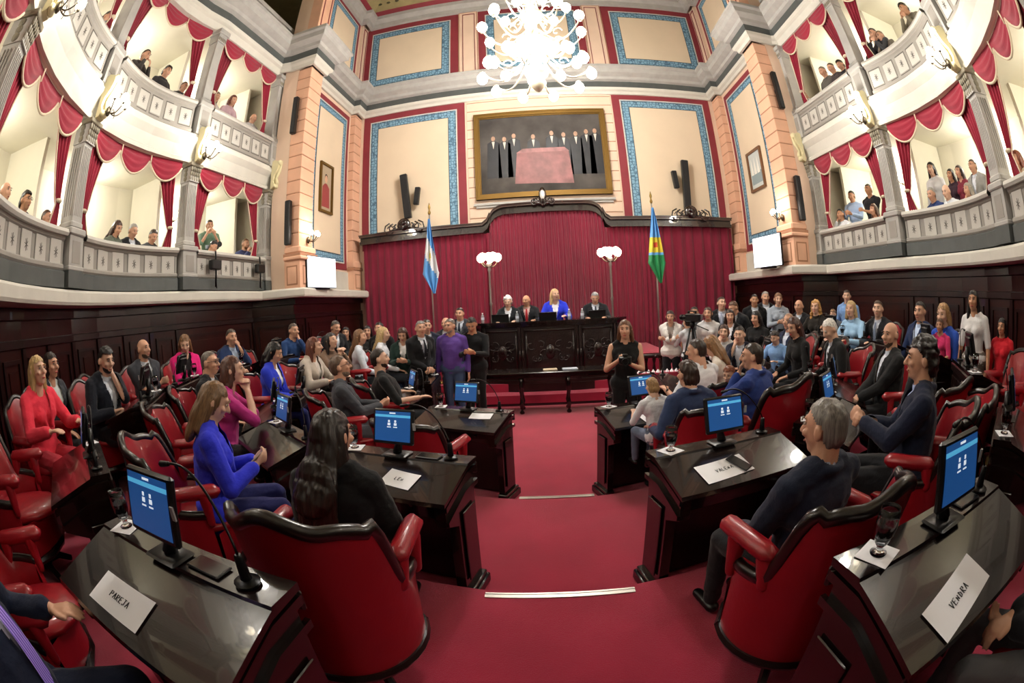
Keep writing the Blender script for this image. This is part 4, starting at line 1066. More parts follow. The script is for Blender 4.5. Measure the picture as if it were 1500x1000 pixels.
def figure(pose, sex, lean, hy, hp, hands, vox, slv, fat):
    key = (pose, sex, lean, hy, hp, hands, vox, slv, fat)
    if key in _BC: return _BC[key]
    f = sex == 'f'; sw = .162 if f else .19; fx = 1+.12*fat
    h0 = .53 if pose != 'stand' else .93
    TM = MX.Translation((0, 0, h0)) @ MX.Rotation(R(-lean), 4, 'X')
    HM = TM @ MX.Translation((0, .022, .656)) @ MX.Rotation(R(lean*.8), 4, 'X') @ MX.Rotation(R(hy), 4, 'Z') @ MX.Rotation(R(hp), 4, 'X')
    t = lambda *p: TM @ V(p)
    hd = lambda *p: HM @ V(p)
    body, top, bot, sh, shirt = MB(), MB(), MB(), MB(), MB()
    fwd_ = (TM.to_3x3() @ V((0, 1, 0)))
    def torso(m, g):
        m.cap(t(-.075*fx, 0, .0), .115*fx+g, t(.075*fx, 0, .0), .115*fx+g, .95, fwd_)
        m.cap(t(0, .01*fat, .08), (.125 if f else .14)*fx+g, t(0, .0, .3), (.125 if f else .145)*fx+g, .78+.12*fat, fwd_, 14)
        m.cap(t(-.06, 0, .36), (.115 if f else .125)+g, t(.06, 0, .36), (.115 if f else .125)+g, .86, fwd_, 14)
        m.cap(t(-sw+.05, -.01, .455), .05+g, t(sw-.05, -.01, .455), .05+g, .95, fwd_)
        m.cap(t(-sw*.45, -.01, .485), .048+g, t(sw*.45, -.01, .485), .048+g, .95, fwd_)
        if f:
            for e in (-1, 1): m.ell(t(e*.06, .085, .33), (.058+g*.5, .05+g*.5, .055+g*.5), 12, 8)
    jk = MB()
    torso(body, -.012); torso(shirt, .004); torso(top, .012); torso(jk, .024)
    jh = .12 if pose != 'stand' else .108
    jk.cap(t(-.07, 0, -.05), jh*fx, t(.07, 0, -.05), jh*fx, .9, fwd_)
    for k in range(-4, 5):
        a = pi*1.5+k*.38; a2 = a+.38
        if k < 4: jk.cap(t(.072*cos(a), -.012+.078*sin(a), .515), .02, t(.072*cos(a2), -.012+.078*sin(a2), .515), .02)
    for q in (-1, 1): jk.cap(t(q*.07, .0, .5), .02, t(q*.085, .11, .38), .016); jk.cap(t(q*.085, .11, .38), .018, t(q*.03, .145, .24), .012)
    body.cap(t(0, -.012, .44), .066, hd(0, -.018, -.05), .052 if f else .062, 1, fwd_)
    # head
    B3 = HM
    def e(m, c, r, nu=16, nv=12): m.ell(HM @ V(c), r, nu, nv, HM)
    e(body, (0, -.005, .012), (.073, .092, .092)); e(body, (0, .028, -.03), (.06, .062, .075)); e(body, (0, .045, -.088), (.036, .036, .028))
    e(body, (0, .02, -.07), (.05, .055, .045)); e(body, (0, .078, .032), (.045, .014, .01))
    body.cap(hd(0, .088, .015), .009, hd(0, .112, -.028), .014); e(body, (-.013, .1, -.033), (.008, .01, .008), 8, 6); e(body, (.013, .1, -.033), (.008, .01, .008), 8, 6)
    e(body, (0, .083, -.06), (.022, .012, .007), 10, 6); e(body, (0, .081, -.072), (.019, .012, .007), 10, 6)
    for q in (-1, 1):
        e(body, (q*.042, .072, -.025), (.02, .018, .018), 10, 6)
        e(body, (q*.083, -.008, -.012), (.012, .02, .032), 10, 8)
    # arms
    (rt, lt), ns = HP[hands][0], HP[hands][1]
    wr_ = []
    for q, tg, nn in ((1, rt, ns[0]), (-1, lt, ns[1])):
        S = t(q*sw, -.01, .44); W = V((tg[0], tg[1], h0+tg[2]))
        E, W = ik(S, W, .28, .245, (q*.55, -.45, -.75) if hands not in ('clasp', 'chin', 'chinl') else (q*.5, .1, -.9))
        body.cap(S, .048, E, .038); body.cap(E, .038, W, .026)
        k = .01 if slv > 1 else .0
        if slv >= 1: top.cap(S, .06, E, .05)
        jk.cap(S, .07, E, .058); jk.cap(E, .058, E.lerp(W, .86), .048)
        if slv == 1: pass
        if slv == 2: top.cap(E, .05, E.lerp(W, .9), .038)
        if slv == 1:
            top.v = top.v  # short sleeves reach the elbow
        d = (W-E).normalized(); n_ = V(nn); n_ = (n_-d*n_.dot(d)); n_ = n_.normalized() if n_.length > .05 else d.orthogonal().normalized()
        s_ = n_.cross(d).normalized(); th = -s_*q
        body.cap(W, .024, W+d*.075, .036, .42, n_)
        if hands in ('thumb',) : cu = 1.1
        elif hands in ('lap', 'desk', 'rail', 'side', 'handrest', 'rests'): cu = .35
        else: cu = .85
        for i, (o_, ln) in enumerate(((-.03, .058), (-.011, .073), (.01, .078), (.029, .068))):
            b0 = W+d*.078+(-th)*(-o_); c1, s1 = cos(cu*.6), sin(cu*.6); m1 = b0+(d*c1+n_*s1)*ln*.55
            c2, s2 = cos(cu*1.7), sin(cu*1.7); m2 = m1+(d*c2+n_*s2)*ln*.5
            fr_ = .0092 if vox < .008 else .011
            body.cap(b0, fr_+.001, m1, fr_, n=8); body.cap(m1, fr_, m2, fr_*.85, n=8)
        b0 = W+d*.025+th*.022; m1 = b0+(d*.75+th*.6)*.04; m2 = m1+(d*.95+th*.1+n_*.25)*.032
        body.cap(b0, .014, m1, .012, n=8); body.cap(m1, .012, m2, .009, n=8)
        wr_.append((W, d, n_))
    # legs
    for q in (-1, 1):
        if pose == 'sit':
            H = V((q*.09, .02, h0-.02)); K = V((q*.13, .43, h0-.03)); A = V((q*.12, .44, .09))
        elif pose == 'perch':
            H = V((q*.09, .0, h0-.02)); K = V((q*.12, .24, h0-.12)); A = V((q*.12, .06, .09))
        else:
            H = V((q*.085, 0, h0-.04)); K = V((q*.095, .01, .5)); A = V((q*.1, -.02, .09))
        body.cap(H, .075, K, .05); body.cap(K, .05, A, .036)
        body.cap(A+V((0, -.02, -.04)), .03, A+V((0, .13, -.055)), .026, .7, (0, 0, 1))
        bot.cap(H, .098*fx, K, .066); bot.cap(K, .066, A+V((0, 0, .01)), .052)
        sh.v or None
    bot.cap(t(-.075*fx, 0, 0), .128*fx, t(.075*fx, 0, 0), .128*fx, .95, fwd_); bot.cap(V((-.07, 0, h0)), .118*fx, V((.07, 0, h0)), .118*fx)
    SH = []
    for q in (-1, 1):
        SH.append(MB())
        A = V((q*.12, .44, .09)) if pose == 'sit' else V((q*.12, .06, .09)) if pose == 'perch' else V((q*.1, -.02, .09))
        SH[-1].cap(A+V((0, -.03, -.045)), .042, A+V((0, .14, -.058)), .034, .8, (0, 0, 1), 12)
    TI = TM.inverted()
    # the body is one surface; under opaque clothing it is drawn in slightly
    lowcut = lambda c: (TI @ c).z > .505 and hypot((TI @ c).x, (TI @ c).y+.01) < .085
    def vcut(c):
        p = TI @ c
        if p.z > .47 and hypot(p.x, p.y+.01) < .062: return True
        return p.y > .03 and p.z > .2 and abs(p.x) < .01+.06*(p.z-.2)/.28
    R_ = dict(h0=h0, TM=TM, HM=HM, wr=wr_)
    R_['body'] = remesh(body, vox, 'body', 2)
    wr = .006 if vox < .012 else .004
    R_['top'] = remesh(top, max(vox, .009), 'top', 3, wr, 3, lowcut)
    R_['jacket'] = remesh(jk, max(vox, .009), 'jacket', 3, wr, 5, vcut)
    R_['shirt'] = remesh(shirt, max(vox, .009), 'shirt', 3, 0, 0, lambda c: (TI @ c).z > .515 and hypot((TI @ c).x, (TI @ c).y+.01) < .06)
    R_['bottom'] = remesh(bot, max(vox, .01), 'bottom', 3, wr)
    R_['shoes'] = [q.mesh('shoe', [blackp], True) for q in SH]
    m = MB(); n_ = 12
    def col(u, v):
        a = -pi/2+.0+2*pi*u; r_ = .07-.004*v; return TM @ V((r_*cos(a), r_*sin(a)-.008+.008*v, .5+.04*v-.03*max(0, sin(a))))
    m.grid(col, 16, 2); R_['collar'] = m.mesh('collar', [paper], True)
    m = MB(); 
    m.grid(lambda u, v: TM @ V(((u-.5)*(.028+.035*v), (.118 if f else .128)-.01*v*v+.03*sin(pi*min(1, v*1.1))*.5+.012-.045*(1-v)**2, .485-.26*v)), 2, 8); R_['tie'] = m.mesh('tie', [paper], True)
    m = MB(); m.grid(lambda u, v: TM @ V(((u-.5)*(.04+.055*v-.06*max(0, v-.93)/.07*1.2), .172+.03*sin(pi*min(1, v*1.1))-.045*(1-v)**2, .485-.4*v)), 4, 14); R_['long_tie'] = m.mesh('tie', [paper], True)
    _BC[key] = R_; return R_
# head pieces, in head space
EYE = MB().mi(0).ell((0, 0, 0), (.012, .0075, .0058), 12, 8).mi(1).ell((0, .0036, -.0004), (.0062, .005, .0058), 10, 8).tube([(-.013, 0, .0015), (-.006, .0068, .0056), (.006, .0068, .0056), (.013, 0, .0015)], .0021, 5).mesh('eye', [mat('eye_white', '#b5a8a0', .35), mat('iris_dark', '#1c120d', .25)], True)
BROW = MB().tube([(-.018, 0, -.002), (-.005, .004, .003), (.018, -.004, -.003)], [.003, .0048, .003], 6).mesh('eyebrow', [mat('brow', '#2a1c14', .7)], True)
MOUTH = MB().ell((0, 0, 0), (.022, .008, .006), 10, 6).mesh('mouth', [mat('lips', '#9a4f48', .45)], True)
_HC = {}
def hair(kind, vox):
    k = (kind, vox > .01)
    if k in _HC: return _HC[k]
    m = MB()
    def line(p): return -.085 if p.y < -.045 else (-.085+.105*(p.y+.045)/.022 if p.y < -.023 else .02+.05*min(1, max(0, p.y+.0)/.045))
    cut = None; wr = .005; vx = .006 if kind == 'vlong' else min(vox, .009)
    m.ell((0, -.01, .016), (.081, .099, .099), 18, 12)
    if kind == 'short': m.ell((0, -.02, -.02), (.08, .088, .08)); cut = lambda c: c.z < line(c)
    elif kind == 'buzz':
        m = MB(); m.ell((0, -.006, .013), (.0765, .096, .096), 18, 12).ell((0, -.015, -.02), (.076, .085, .08)); cut = lambda c: c.z < line(c)+.006; wr = .001
    elif kind == 'bald':
        m = MB(); m.ell((0, -.01, -.005), (.08, .094, .075), 18, 12); cut = lambda c: c.z < line(c)-.0 or c.z > .035 or c.y > .025; wr = .001
    elif kind == 'thick':
        m.ell((0, .0, .04), (.082, .098, .084)); m.ell((0, -.03, -.03), (.085, .085, .085)); cut = lambda c: c.z < line(c)-.005; wr = .009
    elif kind == 'curly':
        m.ell((0, -.018, .03), (.092, .108, .1)); m.ell((0, -.05, -.02), (.088, .08, .09)); cut = lambda c: c.z < line(c)-.012; wr = .016
    else:
        L = {'bob': .14, 'mid': .22, 'long': .34, 'vlong': .5, 'bun': 0, 'pony': 0, 'wavy': .3}[kind]
        m.ell((0, -.02, -.01), (.088, .095, .095))
        if kind == 'bun': m.ell((0, -.1, .02), (.04, .045, .04))
        elif kind == 'pony': m.cap((0, -.1, .03), .028, (0, -.15, -.08), .035); m.cap((0, -.15, -.08), .035, (0, -.13, -.2), .012)
        else:
            for q in (-1, 1):
                m.cap((q*.06, -.012, .02), .03, (q*.078, -.02, -.1), .028); m.cap((q*.078, -.02, -.1), .028, (q*(.085+.1*max(0, L-.2)), -.035, -max(.12, L*.85)), .028)
            if L < .25: m.cap((0, -.05, 0), .085, (0, -.07, -L*.55), .095, .6); m.cap((0, -.07, -L*.55), .095, (0, -.085, -L), .085, .45)
            else:
                w2 = .1+.14*(L-.3); m.cap((0, -.05, 0), .085, (0, -.075, -.12), .1, .6); m.cap((0, -.075, -.12), .1, (0, -.13, -.22), w2+.01, .42); m.cap((0, -.13, -.22), w2+.01, (0, -.15, -L), w2, .32)
        wr = .014 if kind == 'wavy' else .0065
        cut = lambda c: c.y > .025 and c.z < .062-.25*abs(c.x) and abs(c.x) < .066
    r = remesh(m, vx, 'hair', 3, wr, 2, cut, 2.2 if kind in ('curly', 'wavy') else -1); _HC[k] = r; return r
_XC = {}
def simple(k, f):
    if k not in _XC: _XC[k] = f()
    return _XC[k]
def glasses_mesh():
    m = MB()
    for q in (-1, 1):
        m.tube([(q*.032+.022*cos(a*pi/5), .103, .006+.016*sin(a*pi/5)) for a in range(11)], .0022, 5)
        m.tube([(q*.055, .1, .012), (q*.078, .06, .012), (q*.08, 0, .005)], .002, 5)
    m.tube([(-.01, .105, .01), (.01, .105, .01)], .002, 5); return m.mesh('glasses', [blackp], True)
def beard_mesh():
    m = MB(); m.ell((0, .022, -.062), (.0565, .0605, .056)); m.ell((0, .045, -.088), (.0385, .039, .031))
    return remesh(m, .008, 'beard', 2, .003, 4, lambda c: c.y < -.005 or c.z > -.03-.35*max(0, c.y-.03) or (c.y > .07 and abs(c.x) < .024 and c.z > -.078))

PEOPLE = []
STRIPE = mat('violet_striped_silk', '#6c4fc4', .4); _nt = STRIPE.node_tree; _w = _nt.nodes.new('ShaderNodeTexWave'); _tc = _nt.nodes.new('ShaderNodeTexCoord'); _r = _nt.nodes.new('ShaderNodeValToRGB')
_w.inputs['Scale'].default_value = 22; _w.bands_direction = 'X'; _r.color_ramp.elements[0].color = lin('#4a2fa0'); _r.color_ramp.elements[1].color = lin('#b49cf0')
_nt.links.new(_tc.outputs['Object'], _w.inputs['Vector']); _nt.links.new(_w.outputs['Fac'], _r.inputs[0]); _nt.links.new(_r.outputs[0], _nt.nodes['Principled BSDF'].inputs['Base Color'])
SKN = ['#c8987c', '#b98868', '#d3a88e', '#c09072']
def person(lab, x, y, z, face, pose='sit', sex='m', hr=('short', '#2a2019'), sk=0, top=('suit', '#14161c'), un='#cfd3da', tie=None, bot='#15161a',
           lean=4, head=(0, 0), hands='lap', sc=1, fat=0, glasses=0, beard=None, seat=None, so=.03, shoes='#0c0b0b', vx=None, group=None, sleeve=None):
    d = (V((x, y, z+1.1))-CAMP).length
    vox = vx or (.0075 if d < 2.4 else .0095 if d < 4.6 else .014)
    kind, col = top
    slv = {'suit': 2, 'shirt': 2, 'sweater': 2, 'jacket': 2, 'tee': 1, 'dress': 1, 'tank': 0}[kind] if sleeve is None else sleeve
    A = figure(pose, sex, lean, head[0], head[1], hands, vox, slv, fat)
    o = empty('person', (x, y, z), R(face), lab, 'person', group); o.scale = (sc, sc, sc)
    skm = skin(SKN[sk]); 
    link('body', A['body'], o, mats=[skm])
    if kind in ('suit', 'jacket'):
        link('shirt', A['shirt'], o, mats=[cloth(un)]); link('jacket', A['jacket'], o, mats=[cloth(col)])
        if kind == 'suit': link('collar', A['collar'], o, mats=[cloth(un)])
        if tie: link('necktie', A['long_tie' if tie.startswith('+') else 'tie'], o, mats=[cloth(tie) if not tie.startswith('+') else STRIPE])
    else:
        link({'shirt': 'shirt', 'sweater': 'sweater', 'tee': 't_shirt', 'dress': 'dress', 'tank': 'sleeveless_top'}[kind], A['top'], o, mats=[cloth(col)])
        if kind == 'shirt': link('collar', A['collar'], o, mats=[cloth(col)])
    link('trousers', A['bottom'], o, mats=[cloth(bot)]); [link('shoe', q, o, mats=[mat('shoe_'+shoes[1:], shoes, .35)]) for q in A['shoes']]
    HM = A['HM']
    if hr: link('hair', hair(hr[0], vox), o, M=HM, mats=[hairm(hr[1])])
    for q in (-1, 1): link('eye', EYE, o, M=HM @ MX.Translation((q*.03, .0865, .006)))
    if d < 9.5:
        for q in (-1, 1): link('eyebrow', BROW, o, M=HM @ MX.Translation((q*.031, .0945, .028)) @ MX.Diagonal((q, 1, 1, 1)), mats=[hairm(hr[1] if hr else '#3a2c22')])
    link('mouth', MOUTH, o, M=HM @ MX.Translation((0, .0905, -.066)), mats=[mat('lips_f', '#a8403f', .4) if sex == 'f' else mat('lips', '#9a5f50', .5)])
    if glasses: link('glasses', simple('gl', glasses_mesh), o, M=HM)
    if beard: link('beard', simple('bd', beard_mesh), o, M=HM, mats=[hairm(beard)])
    if seat: chair(x+so*sin(R(face)), y-so*cos(R(face)), face, z, seat)
    o['_h'] = 0; del o['_h']
    PEOPLE.append(o); return o, A
def inhand(o, A, which, me, name, lab, cat, off=(0, .05, .02), rx=0):
    # a thing held in a hand: top-level object placed at the wrist in world space
    W, d, n = A['wr'][which]; Wm = MX.Translation(o.location) @ MX.Rotation(o.rotation_euler.z, 4, 'Z') @ MX.Scale(o.scale[0], 4)
    p = W+d*off[1]+n*off[2]; b = d.cross(n)
    M_ = Wm @ MX(((b.x, d.x, n.x, p.x), (b.y, d.y, n.y, p.y), (b.z, d.z, n.z, p.z), (0, 0, 0, 1))) @ MX.Rotation(R(rx), 4, 'X')
    q = bpy.data.objects.new(name, me); C.objects.link(q); q.matrix_world = M_; return tag(q, lab, cat)
PH = MB().box(-.036, .036, -.07, .075, -.004, .004, .002).mesh('mobile_phone', [mat('phone_dark', '#17181b', .2)], 30)
PHG = MB().box(-.036, .036, -.07, .075, -.004, .004, .002).mesh('mobile_phone', [mat('phone_gold', '#b8a898', .3, metal=.5)], 30)
CAMM = MB().box(-.07, .07, -.04, .04, -.04, .05, .012).box(-.03, .03, -.03, .03, .05, .075, .008)
CAMM.at(M=MX.Rotation(-pi/2, 4, 'X')).lathe([(.035, .03), (.036, .1), (.042, .105), (.042, .13), (.03, .13), (.028, .11)], 16); CAMM.at()
CAMM = CAMM.mesh('photo_camera', [mat('camera_black', '#0d0d0e', .35)], 30)

BK, BR, BL, GY, WH = '#15110f', '#3a261a', '#a98a5c', '#7d7a76', '#d8d4cc'
S1, S2, S3 = .17, .34, .51
P = person
# ---- left side, second row
P('woman with very long dark hair seen from behind at the left aisle desk', -.86, 1.36, S2, 4, sex='f', hr=('vlong', '#1c120e'), top=('suit', '#0c0c0f'), hands='lap', lean=6, head=(-22, -6), sc=.9, so=.1, seat='nearest red armchair left of the aisle, under the long haired woman')
o, A = P('woman in cobalt blue jacket looking down at her phone', -1.92, 1.66, S2, -48, sex='f', hr=('mid', '#6d5238'), sk=2, top=('jacket', '#2a32c8'), un='#2a32c8', bot='#1a1d50', hands='phone', lean=10, head=(0, -26), sc=.95, seat='red armchair under the woman in cobalt blue', fat=.4, so=.12)
inhand(o, A, 0, PHG, 'mobile_phone', 'light phone held by the woman in cobalt blue', 'phone')
P('woman in magenta blouse with chin on clasped hands', -2.55, 2.5, S2, -50, sex='f', hr=('bob', '#4a2a1e'), sk=2, top=('tee', '#a82a72'), bot='#1a1418', hands='clasp', lean=12, head=(-8, 4), seat='red armchair under the woman in magenta', so=.3)
P('man with cropped grey hair and white collar behind the magenta blouse', -3.2, 3.0, S2, -62, hr=('buzz', '#5d544c'), top=('suit', '#101114'), un='#d8d8da', lean=4, head=(-10, 0), glasses=1, seat='red armchair under the man with cropped grey hair')
P('dark haired woman in royal blue jacket and white top, mid left', -3.1, 3.95, S2, -75, sex='f', hr=('bob', '#0f0c0c'), top=('jacket', '#2234b8'), un='#e2e2e6', bot='#1a2260', hands='fold', lean=8, head=(0, -22), seat='red armchair under the dark haired woman in royal blue')
P('brown haired woman with a pale patterned scarf and linen top', -2.95, 4.6, S2, -88, sex='f', hr=('mid', '#5a2f20'), sk=2, top=('jacket', '#b5a99c'), un='#cfc6bc', bot='#3a3430', hands='desk', lean=10, head=(10, 2), seat='red armchair under the woman with the patterned scarf')
P('dark haired woman in a brown dress resting her hands at her chin', -3.05, 5.4, S2, -110, sex='f', hr=('mid', '#1c1210'), sk=2, top=('shirt', '#6b5444'), bot='#2a221e', hands='clasp', lean=4, head=(0, 8), seat='red armchair under the woman in the brown dress')
P('woman with long brown hair in white seen from behind, left group', -2.83, 5.87, S2, -60, sex='f', hr=('long', '#6b4a30'), top=('shirt', '#cdd3dc'), bot='#20242c', lean=4, head=(-30, 0), seat='red armchair under the brown haired woman in white')
P('blonde woman in white seated beside the man with the white shirt front', -2.62, 6.3, S2, -80, sex='f', hr=('long', '#b59a6c'), sk=2, top=('shirt', '#d8d8dc'), bot='#20242c', lean=4, head=(-10, 0), seat='red armchair under the blonde woman in white')
# ---- left, front row
P('man in dark grey suit and glasses holding a phone, front left', -2.02, 3.85, S1, -62, hr=('short', '#5a4638'), sk=0, top=('suit', '#3a3c42'), un='#3a3038', bot='#4a4c54', hands='phone', lean=-6, head=(-2, 10), glasses=1, beard='#7a6a5c', seat='red armchair under the man in glasses, front left', fat=.2)
P('bearded man in a black t-shirt stretched out in the front left row', -1.8, 4.5, S1, -62, hr=('short', '#241a14'), sk=2, top=('tee', '#0e0e10'), bot='#16171b', hands='handrest', lean=-10, head=(-8, 4), beard='#2a201a', seat='red armchair under the man in the black t-shirt', fat=1.3)
chair(-1.0, 3.0, -14, S1, 'empty red armchair at the front row desk left of the aisle')
# ---- left, third row
P('blonde woman in a coral red jacket at the left edge', -3.72, 1.2, S3, -72, sex='f', hr=('mid', '#b99a68'), sk=2, top=('jacket', '#dc3548'), un='#dc3548', bot='#a82434', hands='desk', lean=6, head=(0, 6), seat='red armchair under the woman in coral')
P('dark haired person half hidden behind the woman in coral', -4.2, 1.55, S3, -66, sex='f', hr=('bob', '#241914'), top=('jacket', '#30343a'), un='#c6ccc8', hands='lap', lean=4, head=(-5, 0), seat='red armchair half hidden behind the woman in coral')
P('burly man in a dark jacket leaning his face on his hand, far left', -3.9, 2.05, S3, -80, hr=('thick', '#15100e'), sk=2, top=('suit', '#11151f'), un='#d0d4da', hands='chinl', lean=14, head=(-6, -8), fat=1.3, beard='#1a1412', seat='red armchair under the burly man in the dark jacket')
P('bald man in a grey suit and black tie with fingertips together', -4.35, 3.0, S3, -92, hr=('bald', '#3a2c24'), sk=0, top=('suit', '#34363c'), un='#d6d8dc', tie='#101014', hands='cross', lean=2, head=(10, 4), beard='#4a3a30', seat='red armchair under the bald man in grey')
P('woman in a hot pink jacket with brown hair, back left', -4.4, 3.75, S3, -110, sex='f', hr=('bob', '#6b4a30'), sk=2, top=('jacket', '#d81e74'), un='#1a1418', bot='#2a1420', lean=8, head=(-20, -18), hands='fold', seat='red armchair under the woman in hot pink')
P('man in a navy blue suit with open collar and hand at his mouth', -4.35, 4.65, S3, -96, hr=('short', '#3a3028'), top=('suit', '#1c2c50'), un='#b8c8e0', hands='chinl', lean=6, head=(-14, -2), seat='red armchair under the man in navy with his hand at his mouth')
P('man in a blue jacket resting his chin on his hand, back left', -4.05, 5.85, S3, -104, hr=('short', '#4c4038'), top=('sweater', '#1d3864'), hands='chinl', lean=10, head=(-8, 0), seat='red armchair under the man in the blue jacket')
for x, y, r_, z, lab in ((-4.5, 2.45, -72, S3, 'empty red armchair between the burly man and the bald man'), (-4.35, 5.2, -92, S3, 'empty red armchair beside the man in the navy suit'), (-2.95, .6, -40, S3, 'empty red armchair at the left picture edge below the coral jacket'), (-2.1, .2, -30, S2, 'red armchair cut by the left picture edge, beside the nearest desk')):
    chair(x, y, r_, z, lab)
# ---- left standing and seated group near the curtain
P('woman in black seated near the curtain, far left group', -3.85, 7.55, S2, -140, sex='f', hr=('mid', '#15100e'), top=('shirt', '#121214'), hands='lap', head=(-20, 0))
P('man leaning forward in a dark jacket under the wood panelling', -3.75, 6.75, S3, -120, hr=('short', '#3c3530'), top=('suit', '#15171c'), hands='lap', lean=16, head=(0, -10), seat='red armchair under the man leaning forward by the panelling')
P('dark haired woman behind the two women in white', -3.4, 7.6, S2, -150, sex='f', hr=('mid', '#1a1210'), top=('shirt', '#1c1a1c'), hands='lap', head=(-10, 0))
P('standing young man in a black suit and white shirt front by the curtain', -2.9, 7.1, 0, 170, pose='stand', hr=('short', '#1a1410'), top=('suit', '#101012'), un='#dedee2', hands='side', head=(10, 0))
o, A = P('standing woman in a green jacket and jeans reading her phone', -2.25, 6.4, 0, -170, pose='stand', sex='f', hr=('long', '#3a1e16'), top=('jacket', '#1f332e'), un='#d6d2ce', bot='#3c5274', hands='phone', head=(0, -24), sc=.95)
inhand(o, A, 0, PH, 'mobile_phone', 'dark phone held by the standing woman in green', 'phone')
P('standing grey haired man in a black suit and tie beside the green jacket', -1.98, 6.35, 0, -130, pose='stand', hr=('short', '#6a645e'), top=('suit', '#0e0e11'), un='#d8dae0', tie='#17181f', hands='front', head=(-20, 0))
P('man in a dark blue suit mostly hidden behind the black suited man', -2.05, 7.0, 0, -150, pose='stand', hr=('short', '#33281f'), top=('suit', '#141a2c'), hands='side')
P('standing man in a purple sweater and jeans with a beard', -1.52, 6.6, 0, 175, pose='stand', hr=('short', '#5f564e'), top=('sweater', '#5a3f8c'), bot='#3d4f70', hands='side', fat=.9, beard='#8a8078', head=(-14, 0))
o, A = P('standing man in black looking down at his phone by the dais', -1.2, 6.7, 0, 178, pose='stand', hr=('short', '#15100e'), sk=1, top=('sweater', '#0d0d10'), bot='#0f0f12', hands='phone', head=(4, -28), fat=.4)
inhand(o, A, 0, PH, 'mobile_phone', 'dark phone held by the standing man in black by the dais', 'phone')
P('grey haired man behind the purple sweater', -1.85, 7.75, 0, 170, pose='stand', hr=('bald', '#8a847c'), top=('suit', '#2a2c34'), hands='side')
P('young man in a grey suit and tie standing left of the dais desk', -1.65, 8.05, .16, 175, pose='stand', hr=('short', '#1a1411'), top=('suit', '#2e3038'), un='#ccd2dc', tie='#1a2030', hands='side', sc=1.0)
# ---- dais
P('white haired woman in black with a white blouse on the dais', -.82, 9.0, .75, 178, sex='f', hr=('curly', '#dcd8d2'), sk=2, top=('jacket', '#101418'), un='#e6e8ee', hands='desk', lean=8, head=(0, -12))
P('man in a dark suit and red tie speaking into a phone on the dais', -.45, 9.15, .75, 178, hr=('bald', '#8a7a66'), sk=1, top=('suit', '#17181c'), un='#c8a8a0', tie='#a02028', hands='desk', head=(-20, -6))
P('blonde woman in a cobalt blue jacket presiding on the dais', .15, 9.05, .75, 178, sex='f', hr=('mid', '#c2a274'), sk=2, top=('jacket', '#2233c0'), un='#e8e8ee', hands='desk', lean=6, head=(24, 4), sc=1.08)
P('grey haired man in a dark suit reading on the dais', .97, 8.95, .75, 176, hr=('short', '#8c8c8c'), top=('suit', '#15161b'), un='#d8dce4', tie='#2a3040', hands='desk', lean=8, head=(0, -22))
# ---- photographer in the well
o, A = P('woman photographer in a black sleeveless top holding a camera', .86, 4.95, 0, 172, pose='stand', sex='f', hr=('long', '#5a3a26'), sk=0, top=('tank', '#0c0b0c'), bot='#0d0d0f', hands='camlow', lean=3, head=(-6, 0), sc=.96)
q = inhand(o, A, 0, CAMM, 'photo_camera', 'black camera with a long lens held by the woman photographer', 'camera'); q.matrix_world = MX.Translation(o.location) @ MX.Rotation(o.rotation_euler.z, 4, 'Z') @ MX.Translation((.02, .36, 1.2))
# ---- right, front row
P('man in a blue suit with brown hair embracing a small boy, front right', 1.08, 3.12, S1, 14, sc=.93, hr=('thick', '#2e2018'), sk=0, top=('suit', '#1e2c4c'), un='#b8c4dc', hands='handrest', lean=8, head=(10, 4), seat='red armchair just right of the aisle in the front row', fat=.3)
P('small fair haired boy in a white t-shirt leaning on the desk', .84, 3.3, S1+.26, 16, pose='sit', hr=('thick', '#8f7048'), sk=2, top=('tee', '#dcdce0'), bot='#5a6478', hands='desk', lean=16, head=(4, -4), sc=.62)
P('young man in a white t-shirt beside the brown haired girl', 1.5, 3.95, S1, 30, hr=('short', '#2a1e18'), sk=0, top=('tee', '#dedee2'), hands='desk', lean=10, head=(30, -4), seat='red armchair under the young man in the white t-shirt')
P('woman with streaked brown hair in a cream cardigan bending over', 1.98, 4.5, S1, 60, sex='f', hr=('mid', '#7a5838'), sk=2, top=('shirt', '#cfc4b6'), bot='#3a3430', hands='desk', lean=16, head=(0, -24), seat='red armchair under the woman in the cream cardigan')
P('red haired child in a white shirt facing the camera', 1.62, 3.58, S1+.2, 110, pose='sit', hr=('thick', '#6e3a20'), sk=2, top=('tee', '#dcdce0'), bot='#3a4458', hands='lap', lean=4, head=(20, -10), sc=.68)
P('man in a bright blue suit with his hand at his face, front right', 1.78, 3.32, S1, 34, hr=('short', '#2a2019'), sk=0, top=('suit', '#1c3270'), un='#c8d0e4', hands='chinl', lean=6, head=(30, 0))
big = chair(1.62, 2.98, 28, S1, 'large red armchair with its plain back to the camera, front right'); big.scale = (1.05, 1.05, 1.22)
